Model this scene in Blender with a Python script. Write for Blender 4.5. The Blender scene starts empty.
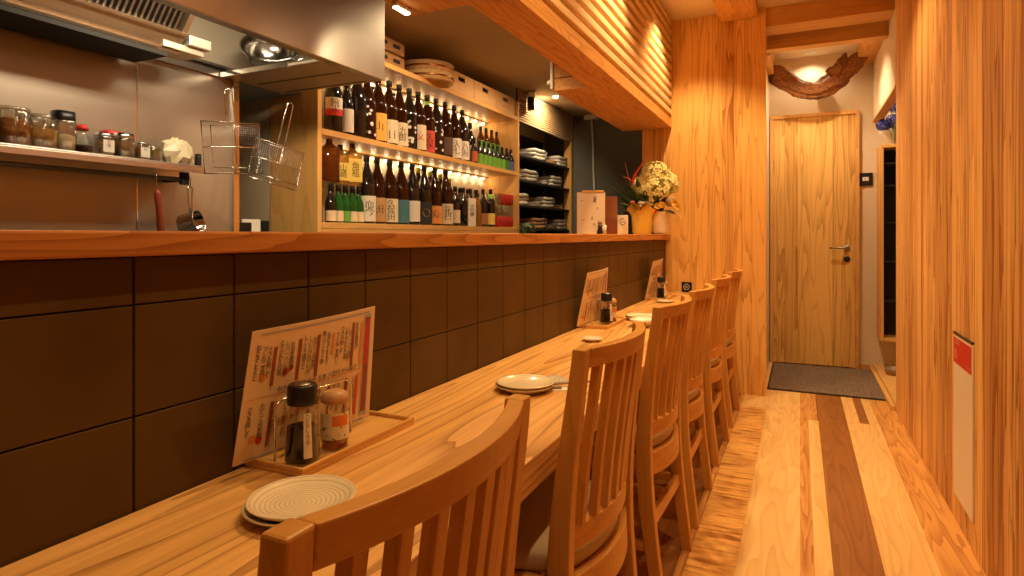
import bpy, bmesh, math, random
from mathutils import Vector, Matrix
R_ = math.radians
S = bpy.context.scene
COL = S.collection
random.seed(7)
F, YH, VPX, H = 610.0, 235.5, 800.0, 1.14
AN = math.atan((VPX-512)/F); CA, SA = math.cos(AN), math.sin(AN)

def W(px, py=None, X=None, Y=None, Z=None):
    """world point seen at a photo pixel on a given plane (used to measure the room)"""
    k = (px-VPX)*CA/F                       # X / D
    if X is None and Y is None:
        D = F*(H-Z)/(py-YH); X = k*D; Y = (D+X*SA)/CA
    elif X is not None:
        D = X/k; Y = (D+X*SA)/CA
    else:
        D = Y*CA/(1+k*SA); X = k*D
    if Z is None:
        Z = H if py is None else H-(py-YH)*D/F
    return Vector((X, Y, Z))

# ------------------------------------------------------------------ materials
MATS = {}
def nmat(name):
    m = bpy.data.materials.new(name); m.use_nodes = True
    nt = m.node_tree; b = nt.nodes['Principled BSDF']
    return m, nt, b
def plain(name, col, rough=.5, metal=0., spec=.5, trans=0., ior=1.45, emit=None, es=0., coat=0., bump=0., bscale=200., alpha=1.):
    if name in MATS: return MATS[name]
    m, nt, b = nmat(name)
    b.inputs['Base Color'].default_value = (*col, 1)
    b.inputs['Roughness'].default_value = rough
    b.inputs['Metallic'].default_value = metal
    b.inputs['Specular IOR Level'].default_value = spec
    b.inputs['Transmission Weight'].default_value = trans
    b.inputs['IOR'].default_value = ior
    b.inputs['Coat Weight'].default_value = coat
    b.inputs['Alpha'].default_value = alpha
    if emit:
        b.inputs['Emission Color'].default_value = (*emit, 1)
        b.inputs['Emission Strength'].default_value = es
    if bump:
        tc = nt.nodes.new('ShaderNodeTexCoord'); n = nt.nodes.new('ShaderNodeTexNoise')
        n.inputs['Scale'].default_value = bscale
        bp = nt.nodes.new('ShaderNodeBump'); bp.inputs['Strength'].default_value = bump; bp.inputs['Distance'].default_value = .003
        nt.links.new(tc.outputs['Object'], n.inputs['Vector']); nt.links.new(n.outputs['Fac'], bp.inputs['Height'])
        nt.links.new(bp.outputs['Normal'], b.inputs['Normal'])
    MATS[name] = m
    return m
def mth(nt, op, a, b=None, clamp=False):
    n = nt.nodes.new('ShaderNodeMath'); n.operation = op; n.use_clamp = clamp
    for i, v in enumerate((a, b)):
        if v is None: continue
        if isinstance(v, (int, float)): n.inputs[i].default_value = v
        else: nt.links.new(v, n.inputs[i])
    return n.outputs[0]
def mixc(nt, f, a, b, mode='MIX'):
    n = nt.nodes.new('ShaderNodeMix'); n.data_type = 'RGBA'; n.blend_type = mode
    if isinstance(f, (int, float)): n.inputs[0].default_value = f
    else: nt.links.new(f, n.inputs[0])
    for i, v in ((6, a), (7, b)):
        if isinstance(v, tuple): n.inputs[i].default_value = (*v, 1)
        else: nt.links.new(v, n.inputs[i])
    return n.outputs[2]
def comb(nt, x, y, z):
    n = nt.nodes.new('ShaderNodeCombineXYZ')
    for i, v in enumerate((x, y, z)):
        if isinstance(v, (int, float)): n.inputs[i].default_value = v
        else: nt.links.new(v, n.inputs[i])
    return n.outputs[0]
def wood(name, light, dark, grain='Z', board=None, bw=0., tint=.25, ring=9., sc=5., along=.35, line=.55, fine=.35, rough=.42, seed=0., rnd=True, joint=.5, curly=False, coat=.0, pw=2.2, s3=.9, det=2.2, spec=.2):
    """procedural timber: contour-like cathedral figure stretched along the grain, fine pores, per-board tone"""
    if name in MATS: return MATS[name]
    light = (light[0]*1., light[1]*.95, light[2]*.98); dark = (dark[0]*.88, dark[1]*.84, dark[2]*.85)
    m, nt, b = nmat(name)
    tc = nt.nodes.new('ShaderNodeTexCoord')
    sp = nt.nodes.new('ShaderNodeSeparateXYZ'); nt.links.new(tc.outputs['Object'], sp.inputs[0])
    ax = {'X': 0, 'Y': 1, 'Z': 2}
    g = sp.outputs[ax[grain]]
    others = [a for a in 'XYZ' if a != grain]
    if board: u = sp.outputs[ax[board]]; w = sp.outputs[ax[[a for a in others if a != board][0]]]
    else: u = sp.outputs[ax[others[0]]]; w = sp.outputs[ax[others[1]]]
    off = seed
    if rnd:
        oi = nt.nodes.new('ShaderNodeObjectInfo'); off = mth(nt, 'ADD', mth(nt, 'MULTIPLY', oi.outputs['Random'], 23.), seed)
    tintv = None; jl = None
    if bw:
        q = mth(nt, 'DIVIDE', u, bw)
        q = mth(nt, 'ADD', q, mth(nt, 'MULTIPLY', mth(nt, 'SINE', mth(nt, 'MULTIPLY', q, 1.7)), .38))
        q = mth(nt, 'ADD', q, 50.+seed)
        idn = mth(nt, 'FLOOR', q); fr = mth(nt, 'FRACT', q)
        wn = nt.nodes.new('ShaderNodeTexWhiteNoise'); wn.noise_dimensions = '1D'; nt.links.new(idn, wn.inputs['W'])
        tintv = wn.outputs['Value']
        off = mth(nt, 'ADD', off, mth(nt, 'MULTIPLY', tintv, 37.))
        e = mth(nt, 'ABSOLUTE', mth(nt, 'SUBTRACT', fr, .5))
        jl = mth(nt, 'GREATER_THAN', e, .5-.0022/bw)
    gg = mth(nt, 'ADD', mth(nt, 'MULTIPLY', g, along*sc), off)
    P = comb(nt, mth(nt, 'MULTIPLY', u, sc), gg, mth(nt, 'MULTIPLY', w, sc))
    n1 = nt.nodes.new('ShaderNodeTexNoise'); n1.inputs['Detail'].default_value = det; n1.inputs['Scale'].default_value = 1.; n1.inputs['Roughness'].default_value = .42
    nt.links.new(P, n1.inputs['Vector'])
    r = mth(nt, 'FRACT', mth(nt, 'MULTIPLY', n1.outputs['Fac'], ring*2))
    r = mth(nt, 'POWER', r, pw)
    P2 = comb(nt, mth(nt, 'MULTIPLY', u, 160.), mth(nt, 'ADD', mth(nt, 'MULTIPLY', g, 5.), off), mth(nt, 'MULTIPLY', w, 160.))
    n2 = nt.nodes.new('ShaderNodeTexNoise'); n2.inputs['Detail'].default_value = 2.; n2.inputs['Scale'].default_value = 1.
    nt.links.new(P2, n2.inputs['Vector'])
    P3 = comb(nt, mth(nt, 'MULTIPLY', u, 14.), mth(nt, 'ADD', mth(nt, 'MULTIPLY', g, .5), off), mth(nt, 'MULTIPLY', w, 14.))
    n3 = nt.nodes.new('ShaderNodeTexNoise'); n3.inputs['Detail'].default_value = 2.; n3.inputs['Scale'].default_value = 1.
    nt.links.new(P3, n3.inputs['Vector'])
    fac = mth(nt, 'ADD', mth(nt, 'MULTIPLY', r, line), mth(nt, 'MULTIPLY', mth(nt, 'SUBTRACT', n2.outputs['Fac'], .5), fine))
    fac = mth(nt, 'ADD', fac, mth(nt, 'MULTIPLY', mth(nt, 'SUBTRACT', n3.outputs['Fac'], .5), s3))
    if curly:
        P4 = comb(nt, mth(nt, 'MULTIPLY', u, 5.), mth(nt, 'MULTIPLY', g, 46.), 0.)
        n4 = nt.nodes.new('ShaderNodeTexNoise'); n4.inputs['Detail'].default_value = 1.5; n4.inputs['Scale'].default_value = 1.; n4.inputs['Distortion'].default_value = .8
        nt.links.new(P4, n4.inputs['Vector'])
        fac = mth(nt, 'ADD', fac, mth(nt, 'MULTIPLY', mth(nt, 'SUBTRACT', n4.outputs['Fac'], .50), 4.2))
    if tintv is not None:
        fac = mth(nt, 'ADD', fac, mth(nt, 'MULTIPLY', mth(nt, 'SUBTRACT', tintv, .5), tint*2))
    fac = mth(nt, 'ADD', fac, .12, True)
    col = mixc(nt, fac, light, dark)
    if jl is not None:
        col = mixc(nt, mth(nt, 'MULTIPLY', jl, joint), col, tuple(c*.3 for c in dark))
    nt.links.new(col, b.inputs['Base Color'])
    b.inputs['Roughness'].default_value = rough
    b.inputs['Specular IOR Level'].default_value = spec
    b.inputs['Coat Weight'].default_value = coat
    bp = nt.nodes.new('ShaderNodeBump'); bp.inputs['Strength'].default_value = .12; bp.inputs['Distance'].default_value = .002
    nt.links.new(fac, bp.inputs['Height']); nt.links.new(bp.outputs['Normal'], b.inputs['Normal'])
    MATS[name] = m
    return m
def brushed(name, col, rough=.3, axis='Y', bump=.05):
    if name in MATS: return MATS[name]
    m, nt, b = nmat(name)
    b.inputs['Base Color'].default_value = (*col, 1); b.inputs['Metallic'].default_value = 1.
    tc = nt.nodes.new('ShaderNodeTexCoord'); mp = nt.nodes.new('ShaderNodeMapping')
    mp.inputs['Scale'].default_value = {'Y': (400, 3, 400), 'Z': (400, 400, 3), 'X': (3, 400, 400)}[axis]
    n = nt.nodes.new('ShaderNodeTexNoise'); n.inputs['Scale'].default_value = 1.; n.inputs['Detail'].default_value = 2
    nt.links.new(tc.outputs['Object'], mp.inputs[0]); nt.links.new(mp.outputs[0], n.inputs['Vector'])
    nt.links.new(mth(nt, 'ADD', mth(nt, 'MULTIPLY', n.outputs['Fac'], .16), rough-.08), b.inputs['Roughness'])
    bp = nt.nodes.new('ShaderNodeBump'); bp.inputs['Strength'].default_value = bump; bp.inputs['Distance'].default_value = .001
    nt.links.new(n.outputs['Fac'], bp.inputs['Height']); nt.links.new(bp.outputs['Normal'], b.inputs['Normal'])
    MATS[name] = m
    return m
def mottled(name, c1, c2, scale=8., rough=.7, bump=.1, detail=6., c3=None, sc2=60., spec=.5):
    if name in MATS: return MATS[name]
    m, nt, b = nmat(name)
    tc = nt.nodes.new('ShaderNodeTexCoord'); n = nt.nodes.new('ShaderNodeTexNoise'); n.inputs['Scale'].default_value = scale; n.inputs['Detail'].default_value = detail
    nt.links.new(tc.outputs['Object'], n.inputs['Vector'])
    f = mth(nt, 'MULTIPLY', mth(nt, 'SUBTRACT', n.outputs['Fac'], .3), 2.5, True)
    col = mixc(nt, f, c1, c2)
    if c3:
        n2 = nt.nodes.new('ShaderNodeTexNoise'); n2.inputs['Scale'].default_value = sc2; n2.inputs['Detail'].default_value = 3
        nt.links.new(tc.outputs['Object'], n2.inputs['Vector'])
        col = mixc(nt, mth(nt, 'GREATER_THAN', n2.outputs['Fac'], .62), col, c3)
    nt.links.new(col, b.inputs['Base Color']); b.inputs['Roughness'].default_value = rough; b.inputs['Specular IOR Level'].default_value = spec
    bp = nt.nodes.new('ShaderNodeBump'); bp.inputs['Strength'].default_value = bump; bp.inputs['Distance'].default_value = .004
    nt.links.new(n.outputs['Fac'], bp.inputs['Height']); nt.links.new(bp.outputs['Normal'], b.inputs['Normal'])
    MATS[name] = m
    return m

CL, CD = (.76, .44, .17), (.48, .20, .06)          # cedar light / dark
m_cedar_right = wood('cedar_right', (.88, .52, .18), (.36, .115, .02), 'Z', 'Y', .10, tint=.50, ring=5, sc=12, along=.045, line=.7, fine=.5, s3=.9, pw=3, rough=.5, rnd=False, seed=3.3, joint=.25)
m_cedar_end = wood('cedar_end', (.86, .50, .15), (.38, .13, .022), 'Z', 'X', .13, tint=.42, ring=5, sc=10, along=.055, line=.62, fine=.5, pw=3, rough=.5, rnd=False, seed=8.1, joint=.15)
m_cedar_y = wood('cedar_beam', (.80, .45, .14), (.48, .19, .04), 'Y', None, ring=7, sc=9, along=.12, line=.5, rough=.5)
m_cedar_x = wood('cedar_lintel', (.74, .42, .13), (.50, .22, .05), 'X', None, ring=5, sc=7, along=.12, line=.3, rough=.5)
m_cedar_z = wood('cedar_post', (.80, .48, .16), (.56, .26, .06), 'Z', None, ring=5, sc=7, along=.12, line=.35, rough=.5)
m_counter = wood('counter_wood', (.88, .52, .17), (.34, .12, .02), 'Y', None, ring=8, sc=7, along=.07, line=.60, pw=4., fine=.6, s3=.9, det=1.4, rough=.34, rnd=False, seed=4.6, spec=.3)
m_bar = wood('bar_wood', (.58, .25, .06), (.30, .09, .015), 'Y', None, ring=6, sc=12, along=.06, line=.6, rough=.4, rnd=False, seed=2.)
m_shelfw = wood('shelf_wood', (.80, .48, .16), (.58, .30, .07), 'Y', None, ring=4, sc=8, along=.1, line=.25, rough=.45)
m_shelfz = wood('shelf_upright', (.80, .48, .15), (.56, .29, .06), 'Z', None, ring=4, sc=8, along=.1, line=.3, rough=.45)
CHL, CHD = (.70, .36, .085), (.46, .19, .03)
m_chz = wood('chair_upright', CHL, CHD, 'Z', None, ring=4, sc=9, along=.08, line=.25, fine=.45, rough=.36)
m_chy = wood('chair_rail', CHL, CHD, 'Y', None, ring=4, sc=9, along=.08, line=.25, fine=.45, rough=.34)
m_chx = wood('chair_side', CHL, CHD, 'X', None, ring=4, sc=9, along=.08, line=.25, fine=.45, rough=.36)
m_door = wood('door_wood', (.88, .58, .18), (.42, .18, .03), 'Z', 'X', .15, tint=.34, ring=5, sc=9, along=.07, line=.55, rough=.45, rnd=False, seed=5.2, joint=.2)
m_fl_light = wood('floor_light', (.90, .62, .25), (.64, .34, .10), 'Y', None, ring=6, sc=7, along=.10, line=.36, rough=.32, rnd=False, seed=1.7)
m_fl_light2 = wood('floor_pale', (.88, .60, .24), (.62, .32, .09), 'Y', None, ring=6, sc=8, along=.10, line=.36, rough=.32, rnd=False, seed=9.7)
m_fl_dark = wood('floor_dark', (.36, .155, .045), (.18, .065, .015), 'Y', None, ring=6, sc=8, along=.10, line=.4, rough=.34, rnd=False, seed=5.1)
m_fl_orange = wood('floor_orange', (.76, .41, .12), (.42, .15, .03), 'Y', None, ring=6, sc=11, along=.08, line=.6, rough=.34, rnd=False, seed=6.6)
m_fl_curly = wood('floor_curly', (.84, .48, .14), (.46, .18, .035), 'Y', None, ring=3, sc=5, along=.3, line=.1, rough=.3, rnd=False, seed=7.7, curly=True)
m_fl_brown = wood('floor_brown', (.40, .18, .05), (.22, .08, .02), 'Y', 'X', .12, tint=.2, ring=5, sc=8, along=.1, line=.3, rough=.36, rnd=False, seed=12.)
m_tray = wood('tray_wood', (.78, .46, .14), (.58, .29, .07), 'Y', None, ring=4, sc=12, along=.1, line=.35, rough=.4)
m_crate = wood('crate_wood', (.78, .52, .24), (.60, .35, .13), 'Y', None, ring=4, sc=9, along=.1, line=.3, rough=.6)
m_tile = mottled('brown_tile', (.120, .066, .017), (.085, .044, .011), 5., .5, .08, 5., spec=.12)
m_grout = plain('dark_grout', (.02, .012, .006), .9, spec=.1)
m_plaster = mottled('warm_plaster', (.80, .66, .48), (.77, .63, .45), 30., .85, .05)
m_ceil = mottled('ceiling_plaster', (.78, .60, .38), (.75, .57, .36), 20., .9, .03)
m_kceil = mottled('taupe_ceiling', (.56, .45, .30), (.53, .42, .28), 20., .85, .03)
m_slate = mottled('slate_wall', (.16, .155, .14), (.14, .135, .12), 12., .8, .04)
m_alcove = mottled('cool_daylight_wall', (.26, .34, .42), (.23, .31, .39), 12., .7, .04)  # bluish base paints dim cool daylight onto the alcove walls
m_steel = brushed('brushed_steel', (.66, .62, .56), .40, 'Z')
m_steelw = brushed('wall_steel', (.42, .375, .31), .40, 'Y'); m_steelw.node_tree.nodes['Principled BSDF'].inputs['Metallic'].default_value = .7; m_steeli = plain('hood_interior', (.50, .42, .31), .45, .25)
m_steeld = plain('dark_steel', (.35, .32, .29), .35, 1.)
m_chrome = plain('chrome', (.75, .73, .70), .14, 1.)
m_black = plain('black_plastic', (.012, .011, .011), .35)
m_blackm = plain('black_matt', (.02, .018, .016), .75)
m_white = plain('white_plastic', (.80, .77, .70), .4)
m_paper = plain('cream_paper', (.80, .68, .52), .6); m_menu = plain('menu_paper', (.78, .57, .36), .5)
m_glass = plain('clear_glass', (.96, .98, .96), .03, trans=1., ior=1.45)
m_thin = plain('clear_plastic', (.9, .9, .86), .12, trans=.92, ior=1.12)
def thin_glass(name, tint, refl=.10):
    m, nt, b = nmat(name); nt.nodes.remove(b)
    t = nt.nodes.new('ShaderNodeBsdfTransparent'); t.inputs[0].default_value = (*tint, 1)
    g = nt.nodes.new('ShaderNodeBsdfGlossy'); g.inputs['Roughness'].default_value = .08; g.inputs[0].default_value = (1, 1, 1, 1)
    lw = nt.nodes.new('ShaderNodeLayerWeight'); lw.inputs[0].default_value = .35
    f = mth(nt, 'ADD', mth(nt, 'MULTIPLY', lw.outputs['Facing'], .45), refl, True)
    mx = nt.nodes.new('ShaderNodeMixShader'); nt.links.new(f, mx.inputs[0]); nt.links.new(t.outputs[0], mx.inputs[1]); nt.links.new(g.outputs[0], mx.inputs[2])
    nt.links.new(mx.outputs[0], nt.nodes['Material Output'].inputs[0]); MATS[name] = m; return m
m_glass = thin_glass('thin_clear_glass', (.93, .95, .92), .03); m_thin = thin_glass('thin_plastic', (.88, .86, .80), .07)
m_amber = plain('amber_bottle', (.16, .04, .007), .06, trans=.5, ior=1.3, coat=.3)
m_brownb = plain('brown_bottle', (.035, .009, .003), .07, trans=.2, ior=1.3, coat=.4)
m_blackb = plain('black_bottle', (.012, .010, .009), .1, coat=.5)
m_greenb = plain('green_bottle', (.03, .20, .035), .07, trans=.5, ior=1.3, coat=.3)
m_gold = plain('amber_whisky', (.62, .30, .05), .07, trans=.6, ior=1.3, coat=.3)
m_clearb = plain('pale_bottle', (.75, .72, .6), .06, trans=.8, ior=1.3)
m_soy = plain('soy_sauce', (.004, .0015, .001), .4, spec=.1)
m_ink = plain('ink', (.05, .025, .015), .7)
m_red = plain('red_paint', (.62, .03, .02), .45)
m_cushion = mottled('beige_vinyl', (.56, .40, .24), (.52, .37, .22), 40., .5, .03)
m_led = plain('led_glow', (1, .8, .5), .5, emit=(1, .72, .38), es=9)
m_lens = plain('lamp_lens', (1, .9, .7), .5, emit=(1, .76, .44), es=10)
m_mat = mottled('entrance_mat', (.24, .165, .11), (.085, .058, .04), 75., .95, .5, 4., (.42, .31, .22), 130.)
m_ceram = plain('cream_ceramic', (.78, .70, .56), .22, coat=.4)
m_ceramb = plain('brown_glaze', (.30, .19, .10), .3, coat=.3)
m_wrap = plain('yellow_wrap', (.80, .50, .08), .3, coat=.3)
m_leaf = plain('dark_leaf', (.03, .085, .02), .4)
m_leafl = plain('light_leaf', (.30, .40, .05), .4)
m_petal = plain('cream_petal', (.88, .80, .36), .6)
m_blue = plain('blue_petal', (.06, .07, .40), .6)
m_drift = wood('driftwood', (.36, .15, .045), (.022, .008, .003), 'X', None, ring=4, sc=30, along=.35, line=.7, s3=1.4, rough=.65)

# ------------------------------------------------------------------ mesh builder
class MB:
    def __init__(s): s.bm = bmesh.new()
    def face(s, pts, mi=0, sm=False):
        f = s.bm.faces.new([s.bm.verts.new(p) for p in pts]); f.material_index = mi; f.smooth = sm; return s
    def box(s, x0, x1, y0, y1, z0, z1, mi=0, M=None):
        v = [Vector(p) for p in ((x0,y0,z0),(x1,y0,z0),(x1,y1,z0),(x0,y1,z0),(x0,y0,z1),(x1,y0,z1),(x1,y1,z1),(x0,y1,z1))]
        if M is not None: v = [M @ p for p in v]
        v = [s.bm.verts.new(p) for p in v]
        for q in ((3,2,1,0),(4,5,6,7),(0,1,5,4),(1,2,6,5),(2,3,7,6),(3,0,4,7)):
            f = s.bm.faces.new([v[i] for i in q]); f.material_index = mi
        return s
    def rings(s, rs, mi=0, sm=True, closed=True, cap=True, loop=False):
        """skin a list of rings (each a list of points)"""
        V = [[s.bm.verts.new(p) for p in r] for r in rs]
        n = len(V[0])
        m = len(V)
        for i in range(m if loop else m-1):
            a, b = V[i], V[(i+1) % m]
            for j in range(n if closed else n-1):
                f = s.bm.faces.new([a[j], a[(j+1) % n], b[(j+1) % n], b[j]]); f.material_index = mi; f.smooth = sm
        if cap and closed and not loop:
            for r, rev in ((V[0], True), (V[-1], False)):
                f = s.bm.faces.new(r[::-1] if rev else r); f.material_index = mi
        return s
    def lathe(s, prof, c=(0,0,0), seg=20, mi=0, sq=0., M=None, a0=0., a1=None, wall=None):
        """revolve (r,z) about z; sq>0 squares the section; a0..a1 gives an open sheet"""
        rs = []
        full = a1 is None
        for r, z in prof:
            ring = []
            for k in range(seg if full else seg+1):
                a = (2*math.pi*k/seg) if full else a0+(a1-a0)*k/seg
                x, y = math.cos(a), math.sin(a)
                if sq:
                    q = max(abs(x), abs(y)); f = (1-sq)+sq/q
                    x *= f; y *= f
                p = Vector((max(r,1e-5)*x, max(r,1e-5)*y, z))+Vector(c)
                ring.append(M @ p if M is not None else p)
            rs.append(ring)
        return s.rings(rs, mi, True, full, full)
    def tube(s, pts, r, seg=8, mi=0, loop=False, sm=True, flat=1.):
        pts = [Vector(p) for p in pts]; n = len(pts)
        rad = r if isinstance(r, (list, tuple)) else [r]*n
        rs = []; up = None
        for i, p in enumerate(pts):
            if loop: t = (pts[(i+1) % n]-pts[i-1]).normalized()
            else: t = (pts[min(i+1, n-1)]-pts[max(i-1, 0)]).normalized()
            if up is None: up = Vector((0,0,1)) if abs(t.z) < .9 else Vector((1,0,0))
            a = t.cross(up)
            if a.length < 1e-4: a = t.cross(Vector((0,1,0)))
            a.normalize(); b2 = a.cross(t).normalized(); up = b2
            rs.append([p+a*math.cos(2*math.pi*k/seg)*rad[i]+b2*math.sin(2*math.pi*k/seg)*rad[i]*flat for k in range(seg)])
        return s.rings(rs, mi, sm, True, True, loop)
    def sweep(s, pts, w, h, mi=0, axis_w=Vector((0,1,0)), axis_h=None, sm=False):
        """rectangular bar: sections w (along axis_w) x h (axis_h or path normal)"""
        pts = [Vector(p) for p in pts]; n = len(pts); rs = []
        ws = w if isinstance(w, (list, tuple)) else [w]*n; hs = h if isinstance(h, (list, tuple)) else [h]*n
        for i, p in enumerate(pts):
            t = (pts[min(i+1, n-1)]-pts[max(i-1, 0)]).normalized()
            aw = axis_w; ah = axis_h if axis_h is not None else t.cross(aw).normalized()
            rs.append([p+aw*(sx*ws[i]/2)+ah*(sy*hs[i]/2) for sx, sy in ((-1,-1),(1,-1),(1,1),(-1,1))])
        return s.rings(rs, mi, sm)
    def ball(s, c, r, mi=0, seg=10, sc=(1,1,1), jit=0.):
        rs = []
        for i in range(1, seg//2):
            t = math.pi*i/(seg//2)
            rs.append([Vector(c)+Vector((math.sin(t)*math.cos(2*math.pi*k/seg)*sc[0], math.sin(t)*math.sin(2*math.pi*k/seg)*sc[1], -math.cos(t)*sc[2]))*r*(1+random.uniform(-jit, jit)) for k in range(seg)])
        return s.rings(rs, mi)
    def done(s, name, mats, parent=None, bevel=0., seg=2, sub=0, smooth=False):
        bmesh.ops.recalc_face_normals(s.bm, faces=s.bm.faces)
        me = bpy.data.meshes.new(name); s.bm.to_mesh(me); s.bm.free()
        if not isinstance(mats, (list, tuple)): mats = [mats]
        for m in mats: me.materials.append(m)
        if smooth:
            for p in me.polygons: p.use_smooth = True
        o = bpy.data.objects.new(name, me); COL.objects.link(o)
        if parent is not None: o.parent = parent
        if bevel:
            b = o.modifiers.new('bevel', 'BEVEL'); b.width = bevel; b.segments = seg; b.limit_method = 'ANGLE'; b.angle_limit = R_(35)
        if sub:
            b = o.modifiers.new('sub', 'SUBSURF'); b.levels = sub; b.render_levels = sub
        return o

def tag(o, label=None, cat=None, group=None, kind=None):
    if label: o['label'] = label
    if cat: o['category'] = cat
    if group: o['group'] = group
    if kind: o['kind'] = kind
    return o
def thing(name, label, cat, loc=(0,0,0), rz=0., group=None):
    o = bpy.data.objects.new(name, None); COL.objects.link(o); o.empty_display_size = .05
    o.location = loc; o.rotation_euler = (0, 0, rz)
    return tag(o, label, cat, group)
def struct(o): o['kind'] = 'structure'; return o
def dup(root, loc, rz, label, group=None, scale=None):
    r = root.copy(); COL.objects.link(r); r.location = loc; r.rotation_euler = (0, 0, rz); r['label'] = label
    if group: r['group'] = group
    if scale: r.scale = (scale,)*3
    for ch in list(root.children):
        c = ch.copy(); COL.objects.link(c); c.parent = r
        for g in list(ch.children):
            d = g.copy(); COL.objects.link(d); d.parent = c
    return r
def sbox(name, dims, m, bevel=0.):
    return struct(MB().box(*dims).done(name, m, None, bevel))
def glyphs(body, size, line=1.0):
    """text outlines as triangles in the xy plane -> (verts, faces)"""
    cu = bpy.data.curves.new('lettering', 'FONT'); cu.body = body; cu.size = size; cu.space_line = line; cu.resolution_u = 2
    o = bpy.data.objects.new('lettering', cu); COL.objects.link(o)
    dg = bpy.context.evaluated_depsgraph_get(); ev = o.evaluated_get(dg); me = ev.to_mesh()
    vs = [v.co.copy() for v in me.vertices]; fs = [tuple(p.vertices) for p in me.polygons]
    ev.to_mesh_clear(); bpy.data.objects.remove(o); bpy.data.curves.remove(cu)
    return vs, fs
def put_glyphs(mb, g, fn, mi=0):
    vs, fs = g
    V = [mb.bm.verts.new(fn(v.x, v.y)) for v in vs]
    for f in fs:
        try:
            ff = mb.bm.faces.new([V[i] for i in f]); ff.material_index = mi
        except ValueError: pass

# =================================================================== room shell
XW = -.92; YE = 4.68; XR = .564; ZC = 2.76; XSOF = -.875
# floor planks
fb = MB()
def plank(x0, x1, y0, y1, mi): fb.box(x0, x1, y0, y1, -.03, 0, mi)
fmats = [m_fl_brown, m_fl_curly, m_fl_light, m_fl_dark, m_fl_light2, m_fl_orange]
plank(-1.0, -.385, -1.2, 6.1, 0)
plank(-.385, -.362, -1.2, YE, 5)
plank(-.36, -.20, -1.2, 4.35, 1); plank(-.36, -.20, 4.352, 6.1, 2)
plank(-.1995, .0, -1.2, 6.1, 2)
plank(.0, .045, -1.2, 4.2, 5); plank(.0, .1, 4.202, 6.1, 5)
plank(.0455, .1025, -1.2, 4.2, 2)
plank(.103, .259, -1.2, 6.1, 3)
plank(.2595, .43, -1.2, 4.25, 4); plank(.2595, .33, 4.252, 6.1, 4); plank(.3302, .38, 4.252, 6.1, 3); plank(.3802, .43, 4.252, 6.1, 4)
plank(.4305, .62, -1.2, 6.1, 5)
floor = struct(fb.done('floor', fmats))
sbox('floor', (-3.2, -1.0, -1.2, 6.1, -.03, 0), m_slate)
# bar wall with tiles
wl = struct(MB().box(-1.0, XW-.004, -1.2, YE, 0, 1.108, 0).done('wall_left', m_grout))
tb = MB()
zs = [.50, .6945, .8625, 1.0335, 1.108]
y = .596-.183*10
while y < YE:
    for i in range(4):
        y1 = min(y+.183, YE)
        if y1-y > .01: tb.box(XW-.006, XW, y+.0016, y1-.0016, zs[i]+.0014, zs[i+1]-.0014)
    y += .183
tiles = tb.done('tile_cladding', m_tile, wl, .0012, 1)
MB().box(XW-.004, XW+.002, -1.2, YE, 0, .5).done('lower_plaster', plain('kick_plaster', (.50, .38, .22), .8), wl)
# end partition (cedar boards), with the shaded stub behind the soffit
we = struct(MB().box(-1.10, -.219, YE, YE+.10, 0, ZC).done('wall_end', m_cedar_end, None, .002))
# right wall
struct(MB().box(XR, XR+.1, -1.2, 4.65, 0, ZC).done('wall_right', m_cedar_right, None, .002))
sbox('wall_back', (-3.2, .7, -1.3, -1.2, 0, ZC), m_plaster)
# entrance
sbox('wall_entrance', (-.45, 1.1, 6.0, 6.1, 0, 2.9), m_plaster)
sbox('wall_entrance_left', (-.35, -.25, YE+.1, 6.0, 0, 2.9), m_plaster)
sbox('wall_entrance_right', (XR, XR+.06, 4.66, 6.0, 2.12, 2.9), m_plaster)
sbox('trim_1', (XR-.004, XR+.064, 4.66, 6.0, 2.105, 2.12), m_cedar_y)
sbox('wall_niche', (1.0, 1.1, 4.55, 6.0, 0, 2.9), m_plaster)
sbox('wall_niche_side', (XR+.1, 1.0, 4.55, 4.65, 0, 2.9), m_plaster)
sbox('trim_2', (XR-.03, XR, 4.65, 5.97, 0, .03), m_shelfw, .003)
sbox('floor', (XR, 1.0, 4.65, 6.0, 0, .045), m_shelfw)
sbox('baseboard_entrance', (.457, XR-.03, 5.985, 6.0, 0, .04), m_cedar_x, .002)
# ceilings
sbox('ceiling', (-1.1, .7, -1.2, YE+.25, ZC, ZC+.06), m_ceil)
sbox('ceiling', (-.35, 1.1, YE+.25, 6.1, 2.72, 2.80), m_plaster)
sbox('ceiling', (-3.2, -.97, -1.2, 6.1, 2.36, 2.42), m_kceil)
# beams at the entrance opening
sbox('beam_1', (-.25, XR, YE+.02, YE+.24, 2.625, 2.759), m_cedar_x, .004)
sbox('beam_2', (-.25, XR, 5.0, 5.10, 2.545, 2.72), m_cedar_x, .004)
sbox('beam_3', (-.526, -.27, .6, YE-.002, 2.695, ZC), m_cedar_y, .004)
sbox('beam_4', (.33, XR, .6, YE+.02, 2.715, ZC), m_cedar_y, .004)
sbox('beam_5', (.43, XR, 5.1, 6.0, 2.60, 2.72), m_cedar_y, .004)
sbox('beam_6', (-.25, -.205, 5.1, 6.0, 2.53, 2.72), m_cedar_y, .004)
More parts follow.
